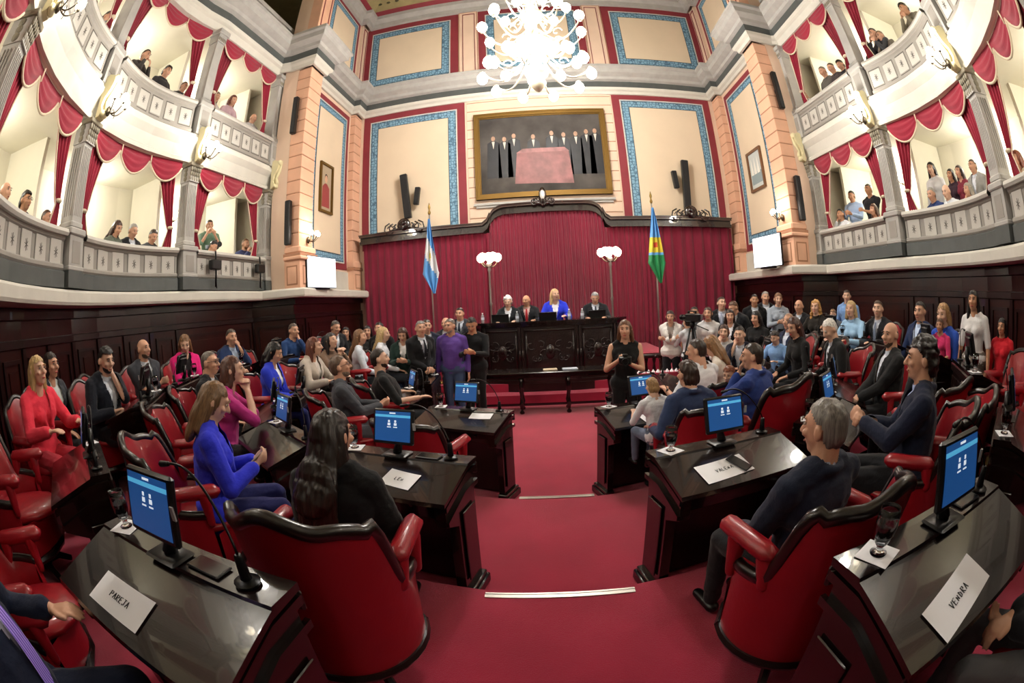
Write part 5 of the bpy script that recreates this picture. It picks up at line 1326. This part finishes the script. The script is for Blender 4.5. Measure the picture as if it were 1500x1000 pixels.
# ---- right, second row
P('grey haired man in a navy suit seen from behind, right of the aisle', .93, 1.24, S2, 12, hr=('short', '#6f6a64'), sk=0, top=('suit', '#141c30'), un='#b4bcd4', hands='lap', lean=-4, head=(14, -4), sc=.9, seat='nearest red armchair right of the aisle, under the grey haired man', vx=.007)
o, A = P('curly dark haired man in a navy suit giving a thumbs up', 2.02, 1.62, S2, 42, hr=('curly', '#1d1716'), sk=0, top=('suit', '#131a30'), un='#aebbe0', hands='thumb', lean=-2, head=(8, 0), seat='red armchair under the curly haired man in navy', fat=.5, vx=.008)
P('woman with long ash blonde hair seen from behind', 2.78, 2.15, S2, 10, sex='f', hr=('long', '#7f6a48'), top=('jacket', '#15161a'), un='#15161a', lean=6, head=(-40, 0), hands='lap', sc=.95, seat='red armchair under the ash blonde woman seen from behind', so=.05)
P('balding bearded man in a black suit looking aside, right', 3.02, 2.85, S2, 66, hr=('bald', '#3c2c24'), sk=0, top=('suit', '#111113'), un='#d2d6de', hands='fold', lean=-2, head=(30, 0), beard='#4a382c', seat='red armchair under the balding bearded man', fat=.6)
P('white haired man in black bowing his head, right', 3.25, 3.9, S2, 72, hr=('short', '#cfcac2'), sk=2, top=('suit', '#0d0d0f'), hands='lap', lean=14, head=(20, -26), seat='red armchair under the white haired man', fat=.8)
P('woman with dark brown hair in black beside the empty red chair', 2.95, 4.35, S2, 88, sex='f', hr=('mid', '#3a1c14'), top=('shirt', '#0f0f10'), hands='lap', lean=10, head=(20, -14))
chair(3.45, 4.6, 80, S2, 'empty red armchair between the white haired man and the dark haired woman')
P('shaven headed man in a navy suit holding a boy, right', 3.25, 5.1, S2, 96, hr=('buzz', '#8a6a54'), sk=0, top=('suit', '#17203a'), un='#ccd2de', hands='lap', lean=2, head=(20, 6), seat='red armchair under the shaven headed man', fat=.4)
P('small dark haired boy in a pale blue shirt, right', 2.9, 4.85, S2+.2, 120, hr=('thick', '#1f1612'), sk=2, top=('shirt', '#86aee0'), bot='#2a3448', hands='desk', lean=14, head=(0, -12), sc=.7)
P('man in a dark suit with fist under his chin smiling', 2.72, 5.6, S1, 130, hr=('short', '#1f1713'), sk=2, top=('suit', '#131829'), un='#d8dce6', hands='chin', lean=10, head=(10, 0), seat='red armchair under the man with his fist at his chin')
P('young woman in a white blouse beside the man with his fist at his chin', 2.66, 6.1, S1, 140, sex='f', hr=('bun', '#3a261c'), sk=2, top=('shirt', '#d8d6d4'), hands='chin', lean=8, head=(10, 0))
P('woman in black with long dark hair seated near the standing group, right', 3.35, 6.3, S2, 120, sex='f', hr=('long', '#120d0c'), top=('shirt', '#101012'), hands='lap', lean=4, head=(0, -6))
chair(3.2, 5.75, 100, S2, 'empty red armchair left of the shaven headed man'); chair(3.6, 5.5, 92, S2, 'empty red armchair behind the small boy in pale blue')
# ---- right standing group
P('woman in a white jacket standing left of the tripod', 2.2, 7.6, 0, 160, pose='stand', sex='f', hr=('pony', '#2a1d17'), top=('jacket', '#dcd8d2'), un='#8a8078', hands='cross', head=(0, -4), sc=.97)
P('camera operator in a white shirt seen behind the tripod', 2.48, 7.35, 0, 20, pose='stand', hr=('short', '#1c1512'), top=('shirt', '#d6d8da'), bot='#1b1c20', hands='cam', head=(0, 0), sc=.9)
P('bearded young man standing right of the tripod', 2.72, 7.75, 0, 165, pose='stand', hr=('short', '#15100e'), sk=1, top=('tee', '#55585c'), hands='side')
P('woman in a loose white blouse standing right of the tripod', 2.78, 7.15, 0, 150, pose='stand', sex='f', hr=('bun', '#3a2a20'), top=('shirt', '#dedcda'), hands='front', head=(0, 4))
P('tall young man in a black suit and pale tie by the curtain edge', 3.12, 7.3, .17, 150, pose='stand', hr=('short', '#2a1d17'), sk=2, top=('suit', '#0f1014'), un='#c8ccd8', tie='#a8acc0', hands='side', head=(30, 6))
P('woman in a white shirt and black jacket beside the tall young man', 3.0, 6.65, .0, 140, pose='stand', sex='f', hr=('mid', '#2a1d17'), top=('jacket', '#111114'), un='#dcdce0', hands='side', head=(20, 0), sc=.98)
P('man bending with brown hair behind the seated dark suits', 3.4, 7.0, .17, 110, pose='stand', hr=('short', '#4a3020'), top=('suit', '#17181c'), lean=20, hands='side', head=(0, -20), sc=.98)
P('dark suited man with short black hair, back of the right group', 3.7, 7.1, .34, 160, pose='stand', hr=('short', '#120e0c'), sk=1, top=('suit', '#101114'), hands='side', sc=.92)
P('grey haired man standing against the panelling, right group', 4.05, 7.3, .34, 165, pose='stand', hr=('short', '#8a8680'), top=('suit', '#16171b'), hands='side', sc=.95)
P('woman in a pale grey blouse with blue lanyard by the panelling', 3.9, 6.55, .34, 160, pose='stand', sex='f', hr=('bun', '#6b4c34'), sk=2, top=('shirt', '#97a0ac'), hands='phone', head=(0, -4), sc=.93)
# ---- right, third row
def row3(lab, x, y, f_, **k):
    s_ = k.pop('seat', 'red armchair under the '+lab[:60]); return P(lab, x, y, S3, f_, seat=s_, **k)
row3('grey templed man in a dark suit, back right row', 4.25, 6.3, 110, hr=('bald', '#4a443e'), top=('suit', '#111216'), un='#c4cad4', hands='lap', head=(14, 2), seat='red armchair under the grey templed man')
row3('curly blonde woman in a black patterned top, back right row', 4.3, 5.85, 112, sex='f', hr=('wavy', '#b5874c'), sk=2, top=('shirt', '#1c1814'), hands='desk', head=(14, 0), seat='red armchair under the curly blonde woman')
P('fair child waving an arm beside the boy in blue', 4.35, 5.45, S3+.32, 120, hr=('thick', '#7a5c40'), sk=2, top=('tee', '#5d6066'), hands='wave', sc=.64, head=(0, 0))
P('standing boy in a light blue shirt, back right row', 4.6, 5.35, S3+.05, 115, pose='stand', hr=('short', '#2a1e18'), sk=2, top=('shirt', '#7b9ed0'), hands='side', sc=.82, head=(20, 0))
P('small child with brown hair low behind the desk, back right', 4.15, 5.2, S3+.1, 120, hr=('thick', '#5a4030'), sk=2, top=('tee', '#6d6460'), hands='desk', sc=.66, head=(0, -10))
row3('blonde woman in a pale blue blouse, back right row', 4.25, 4.78, 100, sex='f', hr=('bob', '#b09468'), sk=2, top=('shirt', '#9cc2e2'), bot='#8aa8c8', hands='desk', head=(20, 4), lean=8, seat='red armchair under the blonde woman in pale blue')
row3('brown haired man in a dark suit and tie, back right row', 4.5, 4.45, 96, hr=('short', '#3f2e22'), sk=2, top=('suit', '#15151a'), un='#c8ccd6', tie='#6a7488', hands='desk', head=(24, 4), seat='red armchair under the brown haired man in the dark tie suit')
row3('man in a navy jacket and open pale blue shirt, right', 4.3, 3.45, 84, hr=('short', '#1a1310'), sk=0, top=('suit', '#18284c'), un='#c4d4ee', hands='lap', head=(20, 0), lean=0, seat='red armchair under the man in the open blue collar')
row3('woman with light brown hair in a blue dress holding a child', 4.15, 2.9, 88, sex='f', hr=('bob', '#94714a'), sk=2, top=('shirt', '#2c50b0'), hands='lap', head=(10, -6), seat='red armchair under the woman holding the child in pink')
P('child in a pink patterned dress with hair tied up', 3.98, 2.86, S3+.34, 100, sex='f', hr=('bun', '#5a3a26'), sk=1, top=('dress', '#c83266'), bot='#c83266', hands='lap', head=(10, 0), sc=.62)
P('standing girl with long black hair in a white t-shirt', 4.05, 2.38, S3, 95, pose='stand', sex='f', hr=('long', '#0f0c0c'), sk=1, top=('tee', '#dcdad8'), bot='#6e665c', hands='side', sc=.84, head=(10, 4))
P('child in red half hidden behind the girl in white', 4.2, 2.05, S3, 95, pose='stand', sex='f', hr=('long', '#15100e'), sk=1, top=('shirt', '#c21f2c'), bot='#30242a', hands='side', sc=.7)
chair(4.35, 3.15, 80, S3, 'empty red armchair behind the child in pink'); chair(3.85, 1.75, 66, S3, 'red armchair right of the standing girl in white'); chair(3.3, 1.25, 58, S3, 'large red armchair cut by the right picture edge')
chair(2.5, 1.68, 46, S2, 'empty red armchair behind the curly haired man')
# ---- nearest people, cut by the lower corners of the picture
P('man in a navy suit and violet striped tie at the lower left corner', -1.4, -.1, S2, -36, hr=('short', '#3a2a20'), sk=0, top=('suit', '#141b30'), bot='#141b30', un='#d8dce8', tie='+#7a5cc0', hands='rests', lean=-8, head=(0, 0), fat=1.0, seat='red armchair under the man with the violet tie', vx=.006)
P('person in grey trousers and dark sleeves at the lower right corner', 1.52, .0, S2, 35, sex='f', hr=('mid', '#3a2a20'), sk=0, top=('jacket', '#101014'), un='#101014', bot='#5c5c60', hands='fold', lean=4, seat='red armchair under the person in grey trousers', vx=.006)
# ---- galleries
def gal(lab, x, y, z, sc, f_, up=0, **k):
    k.setdefault('pose', 'perch'); return P(lab, x, y, z, f_, sc=sc, **k)
gal('bald man at the left end of the lower left gallery', -5.29, 1.14, 2.3, 1.02, -58, hr=('bald', '#4a3a30'), top=('tee', '#5a6a5c'), hands='rail')
gal('dark haired man in glasses and a navy jacket, lower left gallery', -5.6, 1.59, 2.3, 1.04, -62, hr=('thick', '#100c0b'), sk=1, top=('suit', '#18223a'), un='#b8c6de', hands='rail', glasses=1)
gal('person holding a phone up to their face, lower left gallery', -5.83, 1.99, 2.3, 0.94, -58, hr=('short', '#3a2418'), top=('shirt', '#c8cac8'), hands='cam', lean=14)
gal('long haired woman leaning on the lower left parapet', -6.37, 3.68, 2.3, 1.04, -80, sex='f', hr=('long', '#3a241a'), top=('shirt', '#5f6458'), hands='rail', lean=18, head=(0, -24))
gal('grey haired man in a dark jacket at the lower left parapet', -6.4, 4.12, 2.3, 1.03, -86, hr=('short', '#8a857e'), top=('suit', '#1a1a1d'), hands='rail', lean=14, head=(0, -20))
gal('man in a patterned shirt looking down, lower left gallery', -6.38, 4.57, 2.3, 0.99, -88, hr=('short', '#2a1e18'), top=('shirt', '#4a4c4e'), hands='rail', lean=18, head=(0, -28))
gal('standing cameraman in a green t-shirt, lower left gallery', -6.61, 6.52, 2.3, 1.02, -120, pose='stand', hr=('short', '#231813'), top=('tee', '#5f7a66'), hands='cam', head=(0, -14))
gal('man in a white shirt bending below the cameraman', -6.31, 6.07, 2.3, 0.95, -80, hr=('short', '#1a1210'), top=('shirt', '#dcdcda'), hands='rail', lean=24, head=(0, -30))
gal('bearded man in a blue shirt filming with his phone', -6.31, 7.39, 2.3, 1.06, -100, hr=('short', '#5a3a22'), top=('shirt', '#3c4468'), hands='cam', lean=6, beard='#6b4426')
gal('man in a white shirt with a hand at his face, lower right gallery', 6.31, 7.23, 2.3, 1.05, 96, hr=('short', '#15100e'), sk=1, top=('shirt', '#dfe0e2'), hands='chin', lean=8)
gal('standing man in a light blue shirt, lower right gallery', 6.61, 7.14, 2.3, 1.04, 110, pose='stand', hr=('short', '#120e0c'), sk=1, top=('shirt', '#a9bfdd'), hands='phone', head=(0, -10))
gal('standing man in a black t-shirt with folded hands, lower right gallery', 6.61, 6.5, 2.3, 1.05, 100, pose='stand', hr=('short', '#15100e'), sk=1, top=('tee', '#1a1a1e'), hands='cross')
gal('woman in an orange patterned dress, lower right gallery', 6.31, 6.07, 2.3, 0.98, 92, sex='f', hr=('mid', '#4a2a1c'), top=('dress', '#b5623c'), hands='rail', lean=10)
gal('man with short grey hair and a blue shirt, lower right gallery', 6.4, 4.43, 2.3, 1.01, 82, hr=('short', '#8c8880'), top=('shirt', '#2a3a66'), hands='rail', lean=12, head=(10, -12))
gal('balding man in a white shirt and tie, lower right gallery', 6.4, 4.03, 2.3, 1.0, 80, hr=('bald', '#9a8c7c'), sk=2, top=('shirt', '#d6dade'), hands='rail', lean=14, head=(10, -12))
gal('grey haired woman with a hand at her mouth, lower right gallery', 6.36, 3.52, 2.3, 0.95, 76, sex='f', hr=('bob', '#8f877c'), top=('shirt', '#c2b0a8'), hands='chin', lean=10)
gal('standing woman with long black hair in a white top, lower right gallery', 6.68, 4.58, 2.3, 1.07, 90, pose='stand', sex='f', hr=('long', '#0f0b0b'), sk=2, top=('shirt', '#dcdcdc'), hands='side', head=(10, -4))
gal('standing woman with dark hair behind the seated men, lower right gallery', 6.69, 4.12, 2.3, 0.95, 86, pose='stand', sex='f', hr=('mid', '#1d1412'), sk=1, top=('shirt', '#33202a'), hands='side')
gal('standing woman in a dark red dress, lower right gallery', 6.69, 3.89, 2.3, 0.96, 82, pose='stand', sex='f', hr=('long', '#2a1814'), top=('dress', '#6e2230'), hands='side')
gal('standing man in a pale jacket, lower right gallery', 6.65, 3.51, 2.3, 0.97, 80, pose='stand', hr=('short', '#2f241d'), top=('suit', '#8d8c88'), hands='side')
gal('woman with auburn hair at the right picture edge, gallery', 5.93, 2.17, 2.3, 1.06, 62, sex='f', hr=('long', '#6b3320'), top=('jacket', '#cfc4a8'), un='#cfc4a8', hands='rail')
for (lab, x, y, z, sc, f_, kw) in (
 ('dark haired onlooker peering over the upper left rail, far left', -5.58, 1.57, 5.3, 0.9, -60, dict(hr=('short', '#17110f'), top=('shirt', '#d0d0d0'))),
 ('onlooker in a striped top filming from the upper left gallery', -5.88, 2.07, 5.3, 1.04, -62, dict(hr=('thick', '#1f1613'), top=('shirt', '#8c8c90'), hands='cam')),
 ('person with a camera in the upper left gallery', -6.36, 3.52, 5.3, 1.09, -75, dict(hr=('short', '#2a2019'), top=('shirt', '#3a3432'), hands='cam')),
 ('dark haired head leaning over the upper left rail', -6.4, 4.24, 5.3, 1.04, -84, dict(hr=('thick', '#15100f'), top=('shirt', '#2c2a2c'))),
 ('second dark haired head lower at the upper left rail', -6.36, 4.81, 5.3, 0.92, -88, dict(hr=('short', '#1f1815'), top=('shirt', '#4a4a4c'))),
 ('grey haired onlooker beyond the second upper left column', -6.31, 5.78, 5.3, 1.01, -92, dict(hr=('bob', '#6c6258'), top=('shirt', '#b0a8a0'), sex='f')),
 ('woman with reddish hair in a pink top, upper left gallery', -6.31, 6.33, 5.3, 1.11, -94, dict(hr=('mid', '#5a2c22'), top=('shirt', '#b89aa0'), sex='f')),
 ('bald onlooker near the upper left pier', -6.31, 7.21, 5.3, 1.0, -98, dict(hr=('bald', '#8a7f74'), top=('shirt', '#a8a4a0'))),
 ('fair haired onlooker closest to the upper left pier', -6.31, 7.74, 5.3, 0.97, -98, dict(hr=('short', '#6d5238'), top=('shirt', '#8f8c88'))),
 ('onlooker with dark hair in the upper right bay nearest the pier, first', 6.32, 7.66, 5.3, 1.0, 96, dict(hr=('mid', '#8a6440'), top=('shirt', '#c0b8b0'), sex='f')),
 ('grey bearded onlooker in the upper right bay near the pier', 6.31, 6.58, 5.3, 1.1, 94, dict(hr=('short', '#5f5750'), top=('shirt', '#5a5650'))),
 ('brown haired onlooker beside the grey bearded one, upper right', 6.31, 6.25, 5.3, 1.05, 92, dict(hr=('short', '#3a2a20'), top=('shirt', '#453c3c'))),
 ('dark haired onlooker next to the second upper right column', 6.31, 5.93, 5.3, 0.99, 92, dict(hr=('thick', '#120e0c'), top=('shirt', '#2a2a2e'))),
 ('woman in black with long hair behind the upper right rail', 6.34, 4.94, 5.3, 1.0, 86, dict(hr=('long', '#1a1210'), top=('shirt', '#141416'), sex='f')),
 ('person filming over the upper right rail', 6.38, 4.6, 5.3, 1.09, 84, dict(hr=('short', '#241a15'), top=('shirt', '#3a3a3e'), hands='cam')),
 ('fair haired person resting a hand on the upper right rail', 6.4, 4.46, 5.3, 1.0, 82, dict(hr=('short', '#6d563c'), top=('shirt', '#6d6458'), hands='chin')),
 ('dark haired person holding a phone, upper right gallery', 6.35, 3.46, 5.3, 1.08, 74, dict(hr=('thick', '#15100f'), sk=1, top=('shirt', '#77705f'), hands='cam')),
):
    kw.setdefault('hands', 'rail')
    gal(lab, x, y, z, sc, f_, lean=14, head=(0, -16), **kw)
# ================================================================ LAMPS AND LIGHT
bulb = mat('lit_frosted_glass', '#fff6e4', .4, emit=38)
bulb2 = mat('lit_small_globe', '#fff0d0', .4, emit=26)
for q_ in (bulb, bulb2): q_.cycles.emission_sampling = 'NONE'
brass = mat('chandelier_ivory_metal', '#cfc6ae', .35, metal=.4)
bronze = mat('bronze_dark', '#4a4236', .4, metal=.7)
def point(loc, w, r=.1, col=(1, .93, .82)):
    l = bpy.data.lights.new('lamp_light', 'POINT'); l.energy = w; l.shadow_soft_size = r; l.color = col
    o = bpy.data.objects.new('lamp_light', l); o.location = loc; C.objects.link(o); return o
ch = empty('chandelier', (.07, 7.0, 9.6), 0, 'huge many armed chandelier of lit tulip shades hanging in the middle of the hall', 'chandelier')
cz = 9.6
m = MB()
m.lathe([(.03, -3.98), (.1, -3.9), (.16, -3.8), (.12, -3.7), (.2, -3.62), (.24, -3.5), (.12, -3.4), (.07, -3.2), (.12, -3.1), (.3, -2.98), (.34, -2.85), (.2, -2.7), (.08, -2.5), (.1, -2.3), (.2, -2.2), (.22, -2.05), (.1, -1.9), (.05, -1.7), (.05, -.9), (.12, -.8), (.04, -.6), (.03, 2.6)], 20)
m.build('stem', brass, ch, True, loc=(0, 0, 0))
tulip = MB().lathe([(.02, 0), (.05, .02), (.085, .07), (.1, .13), (.085, .19), (.05, .235), (.01, .25)], 14).mesh('shade', [bulb], True)
tiers_ = [(10, .98, -3.55, .0, -1), (10, .95, -2.95, .3, 1), (8, .7, -2.35, .1, 1), (8, .75, -3.25, .15, -1), (6, .55, -1.75, .0, 1)]
for n, rr, z, ph, d in tiers_:
    for i in range(n):
        a = 2*pi*(i+ph)/n; ca, sa = cos(a), sin(a)
        pts = []
        for j in range(13):
            t = j/12; r_ = .12+(rr-.12)*t; zz = z+.42-.5*sin(pi*t*.95)*.8-(.28*t if d < 0 else -.02*t)
            pts.append((ca*r_, sa*r_, zz))
        m = MB(); m.tube(pts, [.022-.008*j/12 for j in range(13)], 6)
        e = V(pts[-1]); c2 = []
        for j in range(9):
            t = j/8*5.2; q = .11*(1-j/11); c2.append((ca*(rr*.5+q*cos(t)), sa*(rr*.5+q*cos(t)), z+.24+q*sin(t)))
        m.tube(c2, .012, 5); m.at(e).lathe([(.012, -.03), (.05, -.01), (.04, .02)] if d > 0 else [(.012, .03), (.05, .01), (.04, -.02)], 10); m.at()
        ao = m.build('arm', brass, ch, True)
        M_ = MX.Translation(e) @ (MX.Rotation(pi, 4, 'X') if d < 0 else MX.Identity(4))
        link('shade', tulip, ao, M=M_)
for a, z, w in ((0, -3.3, 330), (2.1, -3.3, 330), (4.2, -3.3, 330), (1, -2.4, 300), (4, -2.4, 300)):
    point((.07+.55*cos(a), 7+.55*sin(a), cz+z), w, .25, (1, .98, .97))
# bracket lamps on the column scrolls
globe = MB().lathe([(.02, 0), (.045, .02), (.065, .06), (.06, .1), (.035, .13), (.01, .14)], 12).mesh('shade', [bulb2], True)
def sconce(p, n, lab, w, arms=3, sz=1):
    o = empty('sconce', p, atan2(n[1], n[0])-pi/2, lab, 'wall lamp', 'bracket lamps')
    m = MB(); m.ell((0, .02, 0), (.05, .03, .08))
    m.build('backplate', bronze, o, True)
    for i in range(arms):
        a = (i-(arms-1)/2)*.75; pts = []
        for j in range(9):
            t = j/8; r_ = .26*sz*t; pts.append((sin(a)*r_, .03+cos(a)*r_, -.09*sin(pi*t)*sz+.06*t))
        m = MB(); m.tube(pts, .009, 6); q = V(pts[-1]); m.at(q).lathe([(.01, -.02), (.03, 0)], 8); m.at()
        m.tube([(sin(a)*.1+.04*cos(k), .12*cos(a), -.05+.05*sin(k)) for k in (0, .8, 1.6, 2.4, 3.2, 4)], .006, 5)
        ao = m.build('arm', bronze, o, True); link('shade', globe, ao, M=MX.Translation(q) @ MX.Scale(sz, 4))
    point((p[0]+n[0]*.38, p[1]+n[1]*.38, p[2]+.2), w, .12, (1, .95, .88))
for s in (-1, 1):
    for k in (1, 2, 3):
        x, y = colpos(s, k); n = V((-x, 5.13-y)).normalized() if k > 1 else V((-s, 0))
        sconce((x+n.x*.3, y+n.y*.3, zf(4.42)), (n.x, n.y), 'branching bracket lamp on the scroll of the %s gallery column, %s from the stage' % (side[s], ('first', 'second', 'third')[k-1]), 95)
    sconce((s*4.97+BX, 7.95, 3.5), (-s, 0), 'small curled bracket lamp on the pier beside the %s white screen' % side[s], 34, 3, .8)
# plain globe lamps inside the boxes
for s in (-1, 1):
    for up_ in (0, 1):
        for k in range(4):
            if k == 0: x, y, nx, ny = s*7.72, 6.4, -s, 0
            else:
                a = (0, -12.7, -38, -63)[k]; r_ = 7.9; x, y = s*r_*cos(R(a)), 5.13+r_*sin(R(a)); nx, ny = -x/7.9, (5.13-y)/7.9
            z = 4.3 if not up_ else 7.1
            o = empty('globe_lamp', (x, y, z), atan2(ny, nx)-pi/2, 'white globe wall lamp inside the %s %s gallery box, %s' % ('upper' if up_ else 'lower', side[s], bayname[k+1]), 'wall lamp', 'globe lamps in the gallery boxes')
            MB().tube([(0, -.04, -.06), (0, .06, -.06), (0, .1, 0)], .012, 6).ell((0, -.04, -.06), (.03, .025, .03)).build('bracket', bronze, o, True)
            MB().ell((0, .1, .06), (.06, .06, .06), 14, 10).build('globe', bulb2, o, True)
            point((x+nx*.35, y+ny*.35, z+.02), 80, .1, (1, .96, .88))
# tall lamp standards on the dais
def standard(x, lab):
    o = empty('lamp_standard', (x, 9.5, .75), 0, lab, 'lamp', 'lamp standards behind the dais desk')
    MB().lathe([(.12, 0), (.13, .04), (.07, .1), (.04, .2), (.03, .5), (.04, .52), (.025, .56), (.022, 1.1), (.035, 1.15), (.022, 1.2), (.022, 1.85), (.04, 1.9), (.03, 1.95), (.07, 2.02), (.03, 2.08)], 12).build('post', mat('lamp_post_marble', '#6f6660', .3, metal=.4), o, True)
    for i in range(5):
        a = 2*pi*i/5+.3; pts = [(cos(a)*.2*t, sin(a)*.2*t, 1.98-.06*sin(pi*t)+.1*t) for t in (0, .25, .5, .75, 1)]
        ao = MB().tube(pts, .012, 6).build('arm', bronze, o, True)
        link('shade', globe, ao, M=MX.Translation(pts[-1]) @ MX.Scale(1.35, 4))
    link('shade', globe, o, M=MX.Translation((0, 0, 2.1)) @ MX.Scale(1.35, 4))
    point((x, 9.2, 3.0), 50, .15, (1, .86, .78))
standard(-1.25, 'tall lamp standard with a cluster of lit shades, left of the dais desk')
standard(1.42, 'tall lamp standard with a cluster of lit shades, right of the dais desk')
# two bright lamps above the rear of the hall (they throw the highlights on the nearest desks)
for s in (-1, 1): point((s*2.3, -.9, 4.7), 42, .12, (1, .95, .88))
w = bpy.data.worlds.new('world'); SC.world = w; w.use_nodes = True
w.node_tree.nodes['Background'].inputs[0].default_value = (.9, .85, .8, 1); w.node_tree.nodes['Background'].inputs[1].default_value = .05
vs = SC.view_settings; vs.view_transform = 'Standard'; vs.look = 'None'; vs.gamma = 1; vs.exposure = -.42; vs.use_curve_mapping = False
SC.cycles.max_bounces = 5; SC.cycles.diffuse_bounces = 3; SC.cycles.glossy_bounces = 3; SC.cycles.transmission_bounces = 5
SC.cycles.use_denoising = True; SC.cycles.sample_clamp_indirect = 4
